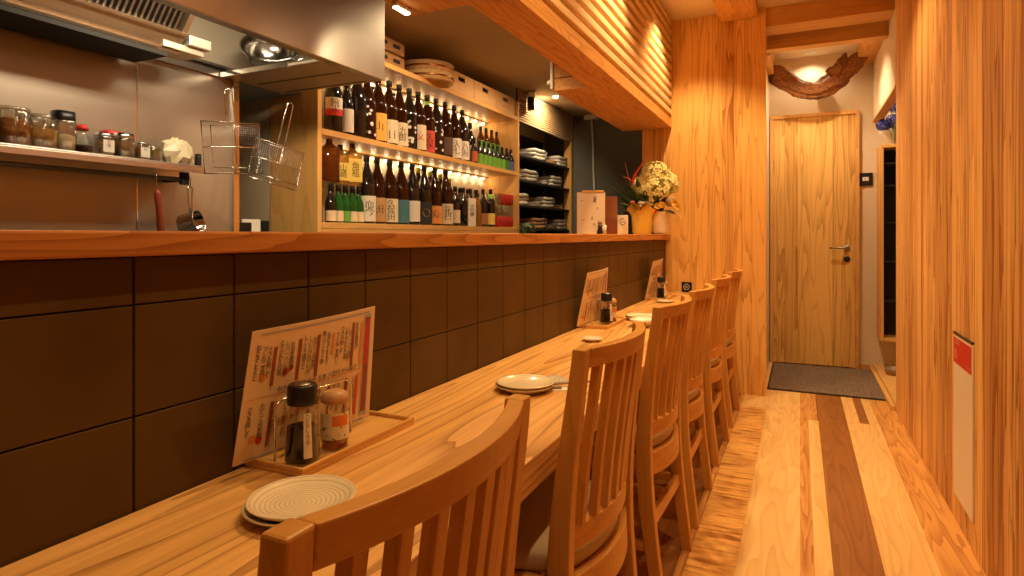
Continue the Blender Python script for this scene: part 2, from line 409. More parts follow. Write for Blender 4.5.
# kitchen walls
XK = -2.2
kw = struct(MB().box(XK-.05, XK, -1.2, 1.872, 0, 2.36).done('wall_kitchen', m_steelw))
MB().box(XK, XK+.002, 1.434, 1.438, .9, 1.8).done('seam', m_chrome, kw)
MB().box(XK-.002, XK+.012, 1.850, 1.878, .9, 1.81).done('corner_strip', m_chrome, kw)
MB().box(XK, XK+.02, -1.2, 1.87, 1.80, 1.825).box(XK, XK+.035, -1.2, 1.87, 1.835, 1.845).done('drip_channel', m_steeld, kw)
sbox('wall_alcove', (-3.1, -3.0, 1.6, 2.6, 0, 2.36), m_alcove)
sbox('wall_alcove_side', (-3.0, XK-.05, 1.80, 1.872, 0, 2.36), m_alcove)
sbox('wall_alcove_header', (-2.9, XK, 1.88, 2.28, 1.83, 2.36), m_alcove)
sbox('wall_shelving', (-3.0, -2.42, 2.26, 6.0, 0, 2.36), m_kceil)
sbox('wall_far', (-2.42, -.99, 5.93, 6.03, 0, 2.36), m_slate)
sbox('wall_kitchen_side', (-1.10, -1.0, YE+.1, 5.93, 0, 2.9), m_slate)
sbox('wall_dining_upper', (-1.05, -.95, -1.2, YE, 2.2, 2.78), m_kceil)

# ------------------------------------------------ soffit with slatted front
ZS = 1.97
sf = thing('slatted_soffit', 'timber canopy with slatted front running above the counter and bottle bar', 'canopy', (0, 0, 0))
MB().box(-1.304, XSOF, -1.2, 1.88, ZS-.018, ZS+.05).box(-1.05, XSOF, 1.88, 3.2, ZS-.018, ZS+.05).box(-1.25, XSOF, 3.2, YE-.002, ZS-.018, ZS+.05).done('underside_board', m_cedar_y, sf, .002)
MB().box(-.93, -.91, -1.2, YE-.002, ZS+.055, ZC-.002).done('backing_board', m_cedar_y, sf)
lb = MB(); k = 0
for k in range(11):
    z = ZS+.055+k*.0665
    lb.box(-.909, XSOF+.001, -1.2, YE-.003, z+.024, z+.060)
lb.done('slats', wood('slat_wood', (.96, .74, .42), (.74, .46, .18), 'Y', None, ring=5, sc=9, along=.1, line=.3, rough=.45), sf, .003)
MB().box(-1.05, -1.03, 1.88, 3.2, ZS+.055, 2.36).box(-1.304, -1.284, -1.2, 1.88, ZS+.055, 2.36).box(-1.25, -1.23, 3.2, YE-.002, ZS+.055, 2.36)\
    .box(-1.23, -1.03, 3.2, 3.22, ZS+.055, 2.36).box(-1.30, -1.03, 1.86, 1.88, ZS+.055, 2.36).done('inner_boards', m_cedar_y, sf)
# small fixtures on the soffit
t = thing('strip_light', 'small white tube light under the canopy beside the range hood', 'light')
a = W(394, 5, Z=ZS-.03); b_ = W(408, 12, Z=ZS-.03)
MB().box(-1.285, -1.258, 1.735, 1.825, ZS-.034, ZS-.018).done('housing', m_white, t, .004)
MB().box(-1.282, -1.261, 1.74, 1.82, ZS-.040, ZS-.034).done('diffuser', m_lens, t, .003)
t = thing('motion_sensor', 'white wall unit with round sensor at the notch in the timber canopy', 'sensor')
MB().box(-1.268, -1.252, 3.185, 3.225, ZS-.01, ZS+.15).done('back_plate', m_white, t, .003)
MB().lathe([(.0, 0), (.014, .0), (.014, .014), (.009, .022), (0, .022)], (0, 0, 0), 14, M=Matrix.Translation((-1.268, 3.20, ZS+.03)) @ Matrix.Rotation(R_(-90), 4, 'Y')).done('sensor_dome', m_white, t)

# =================================================================== counters
ct = thing('dining_counter', 'long thick timber dining counter with wavy grain along the tiled wall', 'counter')
MB().box(XW+.003, -.456, -1.2, YE-.003, .655, .72).done('worktop', m_counter, ct, .004)
for yy in (-.5, 1.9, 4.2):
    MB().box(XW+.004, -.62, yy, yy+.05, .56, .654).done('bracket', m_blackm, ct, .003)
bt = MB().box(-1.26, -.885, -1.2, YE-.003, 1.109, 1.147).done('bar_shelf', m_bar, None, .004)
tag(bt, 'raised timber bar ledge along the top of the brown tiles', 'counter')

# =================================================================== chairs
def bowx(y, w=.44, b=.038): return max(0., b*(1-(y/.19)**2))
def make_chair():
    t = thing('dining_chair', '', 'chair')
    Wd = .44; hw = Wd/2-.016
    prof = [(0, 0, .036), (-.013, .10, .038), (-.030, .22, .042), (-.045, .36, .047), (-.050, .47, .048), (-.046, .58, .043), (-.034, .70, .037), (-.018, .82, .032), (-.004, .923, .027)]
    # smooth interpolation of the sabre post
    def post(z):
        for (x0, z0, d0), (x1, z1, d1) in zip(prof, prof[1:]):
            if z <= z1: f = (z-z0)/(z1-z0); return x0+(x1-x0)*f, d0+(d1-d0)*f
        return prof[-1][0], prof[-1][2]
    zz = [i*.923/26 for i in range(27)]
    for s in (-1, 1):
        mb = MB(); rs = []
        for z in zz:
            x = sum(post(max(0, min(.923, z+d)))[0] for d in (-.04, -.02, 0, .02, .04))/5; d_ = post(z)[1]
            rs.append([(x-d_/2, s*hw-.015, z), (x+d_/2, s*hw-.015, z), (x+d_/2, s*hw+.015, z), (x-d_/2, s*hw+.015, z)])
        mb.rings(rs, 0, False); mb.done('rear_leg', m_chz, t, .003)
    def rail(name, z0, z1, th, xoff, y1=hw-.0145, b=.038):
        rs = []
        N = 16
        for i in range(N+1):
            yy = -y1+2*y1*i/N
            xb = bowx(yy, Wd, b)+xoff
            x0 = post(z0)[0]+xb; x1 = post(z1)[0]+xb
            rs.append([(x0-th/2, yy, z0), (x0+th/2, yy, z0), (x1+th/2, yy, z1), (x1-th/2, yy, z1)])
        m = MB(); m.rings(rs, 0, False); return m.done(name, m_chy, t, .002)
    rail('top_rail', .884, .9225, .024, .0015)
    rail('lower_back_rail', .515, .562, .020, 0)
    rail('rear_apron', .395, .462, .024, 0)
    rail('rear_stretcher', .235, .272, .018, 0, b=.0)
    for k in range(7):
        yy = (k-3)*.0485
        rs = []
        for z in [.555+i*(.89-.555)/8 for i in range(9)]:
            x = post(z)[0]+bowx(yy, Wd)
            rs.append([(x-.009, yy-.0105, z), (x+.009, yy-.0105, z), (x+.009, yy+.0105, z), (x-.009, yy+.0105, z)])
        m = MB(); m.rings(rs, 0, False); m.done('back_slat', m_chz, t, .0015)
    # front legs, side aprons and stretchers
    for s in (-1, 1):
        MB().box(-.425, -.39, s*hw-.017, s*hw+.017, 0, .462).done('front_leg', m_chz, t, .003)
        MB().box(-.39, -.07, s*hw-.01, s*hw+.01, .40, .462).done('side_apron', m_chx, t, .002)
        MB().box(-.39, -.045, s*hw-.009, s*hw+.009, .17, .20).done('side_stretcher', m_chx, t, .002)
    MB().box(-.42, -.396, -hw+.017, hw-.017, .40, .462).done('front_apron', m_chy, t, .002)
    MB().box(-.415, -.40, -hw+.017, hw-.017, .22, .25).done('front_stretcher', m_chy, t, .002)
    # cushion with a bowed rear edge
    m = MB(); rs = []
    out = [(-.44, -hw-.012), (-.44, hw+.012)] 
    pts = [(-.44, -hw-.01), (-.30, -hw-.014), (-.16, -hw-.012), (-.078, -hw+.02)]+[(-.055+bowx(-hw+.02+i*(2*hw-.04)/8, Wd, .039), -hw+.03+i*(2*hw-.06)/8) for i in range(9)]+[(-.078, hw-.02), (-.16, hw+.012), (-.30, hw+.014), (-.44, hw+.01)]
    cx = -.25
    for sc, z in ((.97, .463), (1., .472), (1., .492), (.97, .505), (.85, .512), (.5, .515)):
        m.rings  # outline scaled towards the centre
        rs.append([((x-cx)*sc+cx, yy*sc, z) for x, yy in pts])
    m.rings(rs, 0, True); m.done('seat_cushion', m_cushion, t)
    # small dark stamp on the rear apron
    MB().box(-.0505+.038+.0118, -.0505+.038+.0126, -.012, .012, .424, .442).done('stamp', m_ink, t)
    return t
chair = make_chair()
ord_ = ['nearest the camera, with plates beyond its back', 'second from the near end', 'third from the near end', 'fourth from the near end', 'fifth from the near end', 'last, against the end wall']
spots = [(-.346, .543, 0.), (-.374, 1.318, R_(-2)), (-.386, 2.075, R_(-2)), (-.380, 2.66, 0.), (-.382, 3.37, R_(-1)), (-.380, 4.04, 0.)]
for i, (x, y, a) in enumerate(spots):
    lab = 'slat-back oak counter chair, ' + ord_[i]
    x += .008
    if i == 0: chair.location = (x, y, 0); chair.rotation_euler = (0, 0, a); chair['label'] = lab; chair['group'] = 'chairs along the counter'
    else: dup(chair, (x, y, 0), a, lab, 'chairs along the counter')

# =================================================================== table settings
def make_menu_geo():
    """four corners of the sheet measured beside its tray, local to the tray start"""
    return (Vector((-.893, .752, .737)), Vector((-.866, 1.09, .737)), Vector((-.849, 1.09, .984)), Vector((-.843, .751, .976)))
menu_inks = [plain('menu_red', (.60, .05, .03), .6), plain('menu_brown', (.30, .07, .03), .6), plain('menu_blue', (.35, .40, .50), .6), plain('menu_orange', (.75, .28, .06), .6)]
COLS = ['ねぎま\nもも\nつくね', 'ささみ\n手羽先', 'とり皮\nレバー\nハツ', '豚バラ\nしいたけ', 'ししとう\nうずら', 'なんこつ\nせせり']
VC = [glyphs('\n'.join(s), .0115, .78) for s in ('ねぎまとももと', 'つくね二百円と', 'ささみ梅しそ', 'とりかわたれ塩', 'レバーハツ砂肝', '手羽先唐揚げ', 'ししとう焼きと', 'しいたけ百八十円', '生ビール四百円', '豚バラトマト巻')]
BIGC = glyphs('\n'.join('本日のおすすめ'), .021, .85)
HLINE = glyphs('やきとり盛り合せ 五本 八百円 から揚げ', .012)
def make_menu():
    BL, BR, TR, TL = make_menu_geo()
    nrm = ((BR-BL).cross(TL-BL)).normalized()
    if nrm.x < 0: nrm = -nrm
    Wm, Hm = .34, .235
    def fn(off):
        def f(u, v):
            a, b = u/Wm, v/Hm
            # the sheet bows gently away from its chord
            p = BL*(1-a)*(1-b)+BR*a*(1-b)+TR*a*b+TL*(1-a)*b
            return p+nrm*(off+.006*math.sin(a*math.pi))
        return f
    t = thing('menu_sheet', '', 'menu')
    m = MB(); f = fn(0); g = fn(-.0012)
    N = 12
    top = [[f(Wm*i/N, Hm*j/4) for i in range(N+1)] for j in range(5)]
    bot = [[g(Wm*i/N, Hm*j/4) for i in range(N+1)] for j in range(5)]
    m.rings(top, 0, True, False); m.rings(bot, 0, True, False)
    m.rings([top[0], bot[0]], 0, False, False); m.rings([top[-1], bot[-1]], 0, False, False)
    m.rings([[r[0] for r in top], [r[0] for r in bot]], 0, False, False); m.rings([[r[-1] for r in top], [r[-1] for r in bot]], 0, False, False)
    m.done('paper', m_menu, t)
    f = fn(.0008)
    def rect(mb, u0, u1, v0, v1, mi=0, sl=0.):
        n = max(1, int((u1-u0)/.04)); 
        for k in range(n):
            a, b = u0+(u1-u0)*k/n, u0+(u1-u0)*(k+1)/n
            mb.face([f(a, v0), f(b, v0), f(b+sl, v1), f(a+sl, v1)], mi)
    pr = MB()
    # frame lines, title strip and skewers
    for v in (.228, .006): rect(pr, .02, .32, v-.0025, v, 2)
    rect(pr, .304, .326, .012, .222, 2); rect(pr, .307, .323, .02, .216, 1)
    rect(pr, .309, .321, .12, .212, 0)
    rect(pr, .01, .30, .112, .1135, 3)
    for (u, v0, v1, mi) in ((.052, .13, .20, 1), (.11, .13, .205, 1), (.158, .125, .205, 1), (.20, .16, .20, 3), (.262, .125, .212, 1), (.292, .12, .21, 3), (.06, .02, .10, 1), (.108, .06, .105, 1), (.20, .018, .10, 1), (.25, .02, .102, 1), (.284, .02, .10, 0), (.29, .06, .105, 3)):
        rect(pr, u, u+.008, v0, v1, mi)
        rect(pr, u+.0035, u+.0045, v0-.008, v0, 1)
    for (u, v, r, mi) in ((.085, .15, .007, 0), (.098, .155, .005, 0), (.035, .15, .008, 3), (.03, .04, .008, 3), (.045, .035, .007, 0)):
        pr.face([f(u+r*math.cos(k*math.pi/5), v+r*math.sin(k*math.pi/5)) for k in range(10)], mi)
    pr.done('printed_pictures', menu_inks, t)
    f = fn(.0012)
    tx = MB()
    us = [.012, .026, .038, .064, .077, .090, .121, .134, .146, .170, .184, .212, .225, .238, .250, .272]
    for k, u in enumerate(us):
        put_glyphs(tx, VC[k % 10], lambda x, y, u=u, k=k: f(u+x, .205-.004*(k % 3)+y-.004), 0)
        if k % 3 != 1: put_glyphs(tx, VC[(k*3+2) % 10], lambda x, y, u=u: f(u+x, .096+y-.004), 0)
    put_glyphs(tx, HLINE, lambda x, y: f(.07+x, .1155+y), 0)
    put_glyphs(tx, BIGC, lambda x, y: f(.305+x*.62, .200+y*.95), 1)
    tx.done('printed_text', [m_ink, m_red], t)
    return t
def make_tray():
    t = MB(); x0, x1, y0, y1 = -.914, -.776, .797, 1.135
    t.box(x0, x1, y0, y1, .7201, .728)
    for b in ((x0, x0+.007, y0, y1), (x1-.007, x1, y0, y1), (x0+.007, x1-.007, y0, y0+.007), (x0+.007, x1-.007, y1-.007, y1)): t.box(*b, .728, .7365)
    return t.done('condiment_tray', m_tray, None, .0015)
def make_soy():
    t = thing('soy_sauce_bottle', '', 'bottle')
    MB().lathe([(.0, 0), (.030, 0), (.032, .004), (.031, .02), (.0275, .07), (.026, .095), (.0235, .108), (0, .108)], seg=24).done('glass', m_glass, t)
    MB().lathe([(0, .008), (.0300, .009), (.0302, .016), (.0264, .068), (0, .069)], seg=24).done('sauce', m_soy, t)
    MB().lathe([(0, .1085), (.0262, .1085), (.0268, .112), (.0262, .140), (.0235, .144), (.018, .1445), (.016, .142), (0, .142)], seg=24).done('cap', m_black, t)
    MB().lathe([(0, .1422), (.0155, .1422), (.0150, .1445), (0, .1446)], seg=20).done('pour_lid', m_steeld, t)
    m = MB().lathe([(.0325, .018), (.0272, .096)], seg=5, a0=R_(-42), a1=R_(-14)); lb = m.done('label_strip', m_paper, t)
    tx = MB(); g = glyphs('\n'.join('こいくちしょうゆ'), .009, .8)
    a = R_(-30)
    put_glyphs(tx, g, lambda x, y: Vector(((.0332-(.008+.078+y-.0)*.0+(.0-(.075+y))*.062+.0015)*1.0, 0, .018+.075+y)).xyz+Vector((0, x-.004, 0)))
    o = tx.done('lettering', m_ink, lb); o.rotation_euler = (0, 0, a)
    return t
def make_spice():
    t = thing('pepper_shaker', '', 'shaker')
    MB().lathe([(0, 0), (.0245, 0), (.0262, .003), (.0262, .072), (.022, .082), (.0205, .088), (0, .088)], seg=24).done('glass', m_glass, t)
    MB().lathe([(0, .003), (.0242, .003), (.0242, .024), (0, .026)], seg=20).done('red_pepper', mottled('chilli', (.50, .13, .04), (.35, .07, .02), 300., .8, .3), t)
    m = MB().lathe([(.0266, .022), (.0266, .072)], seg=20, a0=R_(-150), a1=R_(70))
    lb = m.done('label', mottled('spice_label', (.78, .66, .46), (.75, .62, .42), 60., .5, 0, 3., (.16, .22, .08), 95.), t)
    MB().lathe([(.0269, .048), (.0269, .068)], seg=10, a0=R_(-60), a1=R_(15)).done('red_print', plain('label_orange', (.75, .20, .05), .5), lb)
    MB().lathe([(0, .088), (.0215, .088), (.0262, .091), (.0268, .098), (.024, .107), (.015, .112), (0, .113)], seg=24).done('cap', plain('tan_cap', (.52, .28, .13), .45), t)
    return t
def make_holder():
    m = MB()
    for x in (-.850,):
        p = [(x, .806, .7305), (x, .806, .825), (x, .813, .838), (x, .826, .842), (x, .990, .842), (x, 1.003, .838), (x, 1.010, .825), (x, 1.010, .7305)]
        m.tube(p, .0022, 8)
    x = -.885
    for yy in (.806, 1.010): m.tube([(x, yy, .731), (-.850, yy, .731)], .002, 6)
    return m.done('menu_stand', m_chrome)
tray0, menu0, soy0, spice0, hold0 = make_tray(), make_menu(), make_soy(), make_spice(), make_holder()
PL = ['nearest the camera, beside the first plates', 'in the middle of the counter', 'at the far end by the wooden wall']
for i, (dy, cy) in enumerate(((0, 0), (1.84, .0), (3.16, 0))):
    labs = [(tray0, 'shallow oak condiment tray on the counter, '+PL[i], 'tray', 'condiment trays'),
            (menu0, 'printed food menu sheet standing in a tray, '+PL[i], 'menu', 'menu sheets'),
            (hold0, 'thin chrome wire stand holding a menu, '+PL[i], 'stand', 'wire menu stands'),
            (soy0, 'soy sauce bottle with black cap, '+PL[i], 'bottle', 'soy sauce bottles'),
            (spice0, 'pepper shaker with tan cap on tray, '+PL[i], 'shaker', 'pepper shakers')]
    for src, lab, cat, grp in labs:
        base = Vector((0, 0, 0))
        if src is soy0: base = Vector((-.814, .836, .7282)); 
        if src is spice0: base = Vector((-.817, .924, .7282))
        if src is menu0 and i: base = Vector((0, -.03, 0))
        if src is soy0 and i == 1: base += Vector((0, .08, 0))
        if src is spice0 and i == 1: base += Vector((0, .075, 0))
        base = base+Vector((0, dy, 0))
        if i == 0: src.location = base; tag(src, lab, cat, grp)
        else: dup(src, base, 0, lab, grp)

# plates
def plate(name='side_plate', r=.08):
    m = MB().lathe([(0, 0), (r*.55, 0), (r*.56, .003), (r*.8, .005), (r*.97, .0135), (r, .0155), (r*.985, .0175), (r*.93, .0155), (r*.78, .0085), (r*.5, .0065), (r*.12, .0062), (0, .0062)], seg=48)
    return m
def plate_mat():
    m, nt, b = nmat('ringed_glaze')
    tc = nt.nodes.new('ShaderNodeTexCoord'); sp = nt.nodes.new('ShaderNodeSeparateXYZ'); nt.links.new(tc.outputs['Object'], sp.inputs[0])
    rr = mth(nt, 'SQRT', mth(nt, 'ADD', mth(nt, 'POWER', sp.outputs[0], 2.), mth(nt, 'POWER', sp.outputs[1], 2.)))
    an = nt.nodes.new('ShaderNodeMath'); an.operation = 'ARCTAN2'; nt.links.new(sp.outputs[1], an.inputs[0]); nt.links.new(sp.outputs[0], an.inputs[1])
    n = nt.nodes.new('ShaderNodeTexNoise'); n.inputs['Scale'].default_value = 25; nt.links.new(tc.outputs['Object'], n.inputs['Vector'])
    v = mth(nt, 'ADD', mth(nt, 'MULTIPLY', rr, 900.), mth(nt, 'ADD', mth(nt, 'MULTIPLY', n.outputs['Fac'], 4.), an.outputs[0]))
    s = mth(nt, 'GREATER_THAN', mth(nt, 'SINE', v), .72)
    s = mth(nt, 'MULTIPLY', s, .75)
    nt.links.new(mixc(nt, s, (.90, .76, .54), (.62, .45, .26)), b.inputs['Base Color'])
    b.inputs['Roughness'].default_value = .2; b.inputs['Coat Weight'].default_value = .5
    return m
m_plate = plate_mat()
pl0 = plate().done('side_plate', m_plate)
def sp_(loc, lab, first=[True]):
    if first[0]: first[0] = False; pl0.location = loc; pl0['category'] = 'plate'; pl0['label'] = lab; pl0['group'] = 'small plates on the counter'; return pl0
    return dup(pl0, loc, random.uniform(0, 6), lab, 'small plates on the counter')
sp_((-.690, .700, .7201), 'lower ringed cream plate beneath another behind the nearest chair')
sp_((-.686, .704, .7276), 'upper ringed cream plate on the stack behind the nearest chair')
sp_((-.678, 1.515, .7201), 'lower ringed cream plate of the stack between first and second chairs')
sp_((-.676, 1.517, .7276), 'upper ringed cream plate on the stack between first and second chairs')
sp_((-.715, 3.02, .7201), 'lower ringed cream plate of the stack beyond the third chair')
sp_((-.713, 3.022, .7276), 'upper ringed cream plate on the stack beyond the third chair')
bowl = MB().lathe([(0, 0), (.028, 0), (.03, .004), (.055, .022), (.062, .035), (.0595, .035), (.05, .022), (.025, .008), (0, .007)], (0, 0, 0), 32).done('small_bowl', m_ceram)
bowl.location = (-.655, 2.80, .7201); tag(bowl, 'small white ceramic bowl just in front of the middle plate stack', 'bowl')
for i, (px, py, wd, lab) in enumerate(((592, 341, .042, 'small oval white dish beside the middle condiment tray'), (665, 302.5, .055, 'small white dish in front of the farthest condiment tray'))):
    p = W(px, py, Z=.72)
    o = MB().lathe([(0, 0), (wd*.6, 0), (wd, .012), (wd*.96, .014), (wd*.6, .005), (0, .004)], (0, 0, 0), 28).done('sauce_dish', m_ceram)
    o.location = (p.x, p.y, .7201); tag(o, lab, 'dish', 'small sauce dishes')
# striped napkin and chopsticks
def napkin(loc, rz, lab):
    t = thing('folded_napkin', lab, 'napkin', loc, rz, 'striped paper napkins')
    MB().box(-.035, .035, -.045, .045, 0, .003).done('paper', m_paper, t, .001)
    m = MB()
    for k in range(8): m.box(-.033+k*.0088, -.0305+k*.0088, -.0445, .0445, .0031, .0034)
    m.done('printed_stripes', m_ink, t)
napkin((-.640, 1.655, .7201), R_(62), 'cream napkin with dark stripes beside plates between first two chairs')
sp = thing('chopstick_rest', 'dark glazed chopstick rest beside the plates near the first chair', 'rest', (-.612, 1.555, .7201), R_(30))
MB().box(-.025, .025, -.008, .008, 0, .009).done('rest_body', m_ceramb, sp, .003)
MB().box(-.045, .06, -.02, .02, 0, .0015).done('paper_sleeve', m_white, sp)
cs = MB().tube([(-.11, -.006, .011), (.11, -.003, .0115)], [.0035, .002], 8).tube([(-.11, .004, .011), (.11, .003, .0115)], [.0035, .002], 8).done('chopsticks', m_ceramb)
cs.location = (-.595, 1.59, .7195); cs.rotation_euler = (0, 0, R_(38)); tag(cs, 'brown chopsticks lying beside the plates near the first chair', 'chopsticks')
# black coaster-like sign at the end of the counter
t = thing('table_sign', 'small square black sign with a ring emblem at the counter end', 'sign', (-.757, 4.63, .7201), R_(-12))
MB().box(-.038, .038, -.006, .006, 0, .076).done('panel', m_black, t, .002)
MB().tube([(.021*math.cos(k*math.pi/9), -.0066, .04+.021*math.sin(k*math.pi/9)) for k in range(18)], .0018, 5, loop=True).done('ring_emblem', m_white, t)
g = glyphs('火', .026); tx = MB(); put_glyphs(tx, g, lambda x, y: Vector((x-.013, -.0064, .031+y))); tx.done('emblem_mark', m_white, t)

# =================================================================== bottle shelves
XS = -2.1; YB0, YB1 = 2.286, 4.56; ZL, ZM, ZU = 1.205, 1.662, 2.115
bc = thing('bottle_cabinet', 'pale timber bottle shelving lit from within behind the bar', 'shelving')
MB().box(-2.41, XS, YB0-.03, YB0, 0, ZU+.005).done('side_panel', m_shelfz, bc, .002)
MB().box(-2.41, XS, YB1, YB1+.03, 0, ZU+.13).done('side_panel', m_shelfz, bc, .002)
for z in (ZL, ZM, ZU):
    MB().box(-2.41, XS, YB0+.001, YB1-.001, z-.03, z).done('shelf', m_shelfw, bc, .002)
MB().box(-2.42, -2.405, YB0, YB1, ZL, ZU-.03).done('back_panel', plain('shelf_back', (.72, .62, .46), .5), bc)
MB().box(XS-.02, XS-.0005, YB0+.001, YB1-.001, .9, ZL-.031).done('lower_fascia', m_shelfw, bc)
# LED bars with dots
nled = 17
for zt, nm in ((ZU-.03, 'upper'), (ZM-.03, 'lower')):
    t = thing('light_bar', 'thin bar of small warm lights under the %s bottle shelf board' % ('top' if nm == 'upper' else 'middle'), 'light', (0, 0, 0), 0, 'shelf light bars')
    MB().box(-2.395, -2.365, YB0+.03, YB1-.03, zt-.012, zt-.001).done('housing', m_steeld, t)
    m = MB()
    for k in range(nled):
        yy = YB0+.08+k*(YB1-YB0-.16)/(nled-1)
        m.ball((-2.38, yy, zt-.017), .011, 0, 10)
    m.done('lamp_beads', m_led, t)
for zt in (ZU-.03, ZM-.03):
    for k in range(0, nled):
        yy = YB0+.08+k*(YB1-YB0-.16)/(nled-1)
        l = bpy.data.lights.new('bead_light', 'POINT'); l.energy = .2; l.color = (1, .72, .40); l.shadow_soft_size = .012
        o = bpy.data.objects.new('bead_light', l); COL.objects.link(o); o.location = (-2.372, yy, zt-.035)
# bottles ------------------------------------------------------------------
ISS = [(0, 0), (.049, 0), (.0525, .006), (.0525, .212), (.0505, .232), (.041, .262), (.028, .296), (.0185, .325), (.0155, .345), (.0152, .372), (0, .372)]
SML = [(0, 0), (.033, 0), (.036, .005), (.036, .150), (.033, .170), (.020, .205), (.0135, .225), (.0125, .262), (0, .262)]
TNY = [(0, 0), (.026, 0), (.028, .004), (.028, .095), (.025, .110), (.014, .138), (.0105, .152), (.010, .178), (0, .178)]
FLK = [(0, 0), (.044, 0), (.047, .006), (.047, .165), (.043, .178), (.024, .196), (.016, .204), (.015, .232), (0, .232)]
WIN = [(0, 0), (.034, 0), (.037, .005), (.037, .19), (.033, .212), (.018, .235), (.0135, .25), (.013, .295), (0, .295)]
def lab_mat(c): return plain('label_%02d%02d%02d' % tuple(int(v*99) for v in c), c, .55)
CREAM, WHITE, ORNG, TEAL, REDL, GREEN, YEL = (.80, .66, .44), (.80, .74, .62), (.85, .42, .06), (.06, .20, .24), (.62, .07, .05), (.16, .42, .05), (.85, .62, .14)
KAN = {}
def kan(s, size):
    if (s, size) not in KAN: KAN[(s, size)] = glyphs('\n'.join(s), size, .82)
    return KAN[(s, size)]
def bottle(kind, loc, rz, label, group, gm, lab=None, lz=(.03, .12), text=None, tcol=None, cap=None, half=62, extra=None, scale=1.):
    prof, sq, ch = {'i': (ISS, 0, .385), 's': (SML, 0, .27), 't': (TNY, 0, .186), 'f': (FLK, .75, .245), 'w': (WIN, 0, .30)}[kind]
    t = thing({'i': 'sake_bottle', 's': 'sake_bottle', 't': 'small_bottle', 'f': 'whisky_bottle', 'w': 'wine_bottle'}[kind], label, 'bottle', loc, rz, group)
    t.scale = (scale,)*3
    MB().lathe(prof, seg=20, sq=sq).done('glass', gm, t)
    h = prof[-1][1]; r = prof[-2][0]
    MB().lathe([(0, h-.022), (r+.0022, h-.022), (r+.0022, h+.010), (r, h+.013), (0, h+.013)], seg=14).done('cap', cap or m_black, t)
    R = prof[3][0]+.0008
    if lab:
        if sq: lo = MB().box(R+.0004, R+.0014, -R*.86, R*.86, lz[0], lz[1]).done('label', lab_mat(lab), t)
        else: lo = MB().lathe([(R, lz[0]), (R, lz[1])], seg=14, a0=R_(-half), a1=R_(half)).done('label', lab_mat(lab), t)
        if text:
            n = len(text); sz = min((lz[1]-lz[0])/n*1.05, R*1.05); g = kan(text, sz)
            tx = MB(); put_glyphs(tx, g, lambda x, y: Vector((math.sqrt(max(R*R-(x-sz/2)**2, 1e-6))+.001 if not sq else R+.002, x-sz/2, (lz[0]+lz[1])/2+sz*.82*(n/2-.85)+y)))
            tx.done('lettering', tcol or m_ink, lo)
        if extra == 'circle':
            MB().face([(R+.001, .0, 0)]*0 or [(math.sqrt(R*R-(.026*math.cos(a))**2)+.001, .026*math.cos(a), (lz[0]+lz[1])/2+.026*math.sin(a)) for a in [k*math.pi/8 for k in range(16)]]).done('round_emblem', m_ceramb if lab != WHITE else m_white, lo)
        if extra == 'band':
            MB().lathe([(R+.0006, lz[0]), (R+.0006, lz[0]+(lz[1]-lz[0])*.36)], seg=12, a0=R_(-half), a1=R_(half)).done('colour_band', m_red, lo)
    if extra == 'tag':
        MB().box(.016, .018, -.014, .014, h-.10, h-.065).done('neck_tag', lab_mat(CREAM), t)
    if extra == 'greentag':
        MB().lathe([(.0235, h-.075), (.018, h-.03)], seg=10).done('neck_band', lab_mat((.30, .62, .08)), t)
    if extra == 'dots':
        m = MB()
        for k in range(11):
            a = R_(random.uniform(-45, 45)); z = random.uniform(.03, .20); rr = random.uniform(.006, .012)
            c = Vector(((R+.0005)*math.cos(a), (R+.0005)*math.sin(a), z)); s_ = Vector((-math.sin(a), math.cos(a), 0))
            m.face([c+s_*rr*math.cos(q*math.pi/4)+Vector((0, 0, 1))*rr*math.sin(q*math.pi/4)+Vector((math.cos(a), math.sin(a), 0))*.0006 for q in range(8)])
        m.done('flower_print', m_white, t)
    return t
RZ = R_(-38)
def yat(px, X=-2.19): return W(px, X=X).y
UP = [  # px, kind, glass, label colour, label z, text, extra, scale, words
 (333, 'i', m_blackb, WHITE, (.10, .20), '純米', 'band', .92, 'black bottle with white and red label'),
 (346, 's', m_blackb, WHITE, (.02, .13), None, None, 1.12, 'short black bottle with low white label'),
 (357, 'i', m_blackb, None, None, None, None, 1., 'plain black bottle'),
 (367, 'i', m_brownb, None, None, None, 'dots', .98, 'dark bottle speckled with white flowers'),
 (378, 'i', m_brownb, ORNG, (.015, .17), '山', None, 1., 'brown bottle with orange label'),
 (389, 'i', m_brownb, CREAM, (.015, .15), '二日', 'tag', 1., 'brown bottle with cream label and neck tag'),
 (399, 'i', m_brownb, CREAM, (.012, .15), '五郎', None, 1., 'brown bottle with tall cream label'),
 (409, 'i', m_blackb, None, None, None, 'dots', 1., 'black bottle dotted with small white blossoms'),
 (418, 'i', m_brownb, CREAM, (.015, .17), '文', None, 1., 'brown bottle with cream label and red writing'),
 (427, 'i', m_brownb, REDL, (.012, .15), '久保', 'greentag', 1., 'brown bottle with red label and green neck'),
 (436, 'i', m_blackb, None, None, None, 'dots', 1., 'black bottle with large white circles'),
 (445, 'i', m_brownb, (.10, .05, .03), (.02, .14), None, None, 1., 'brown bottle with dark label'),
 (454, 'i', m_brownb, WHITE, (.015, .15), '大七', None, 1., 'brown bottle with white label'),
 (462, 'i', m_blackb, WHITE, (.015, .15), '八海', None, .97, 'black bottle with white label'),
 (470, 's', m_blackb, (.45, .42, .38), (.02, .12), None, None, 1.1, 'small black bottle with grey label'),
]
ordn = ['first', 'second', 'third', 'fourth', 'fifth', 'sixth', 'seventh', 'eighth', 'ninth', 'tenth', 'eleventh', 'twelfth', 'thirteenth', 'fourteenth', 'fifteenth', 'sixteenth', 'seventeenth']
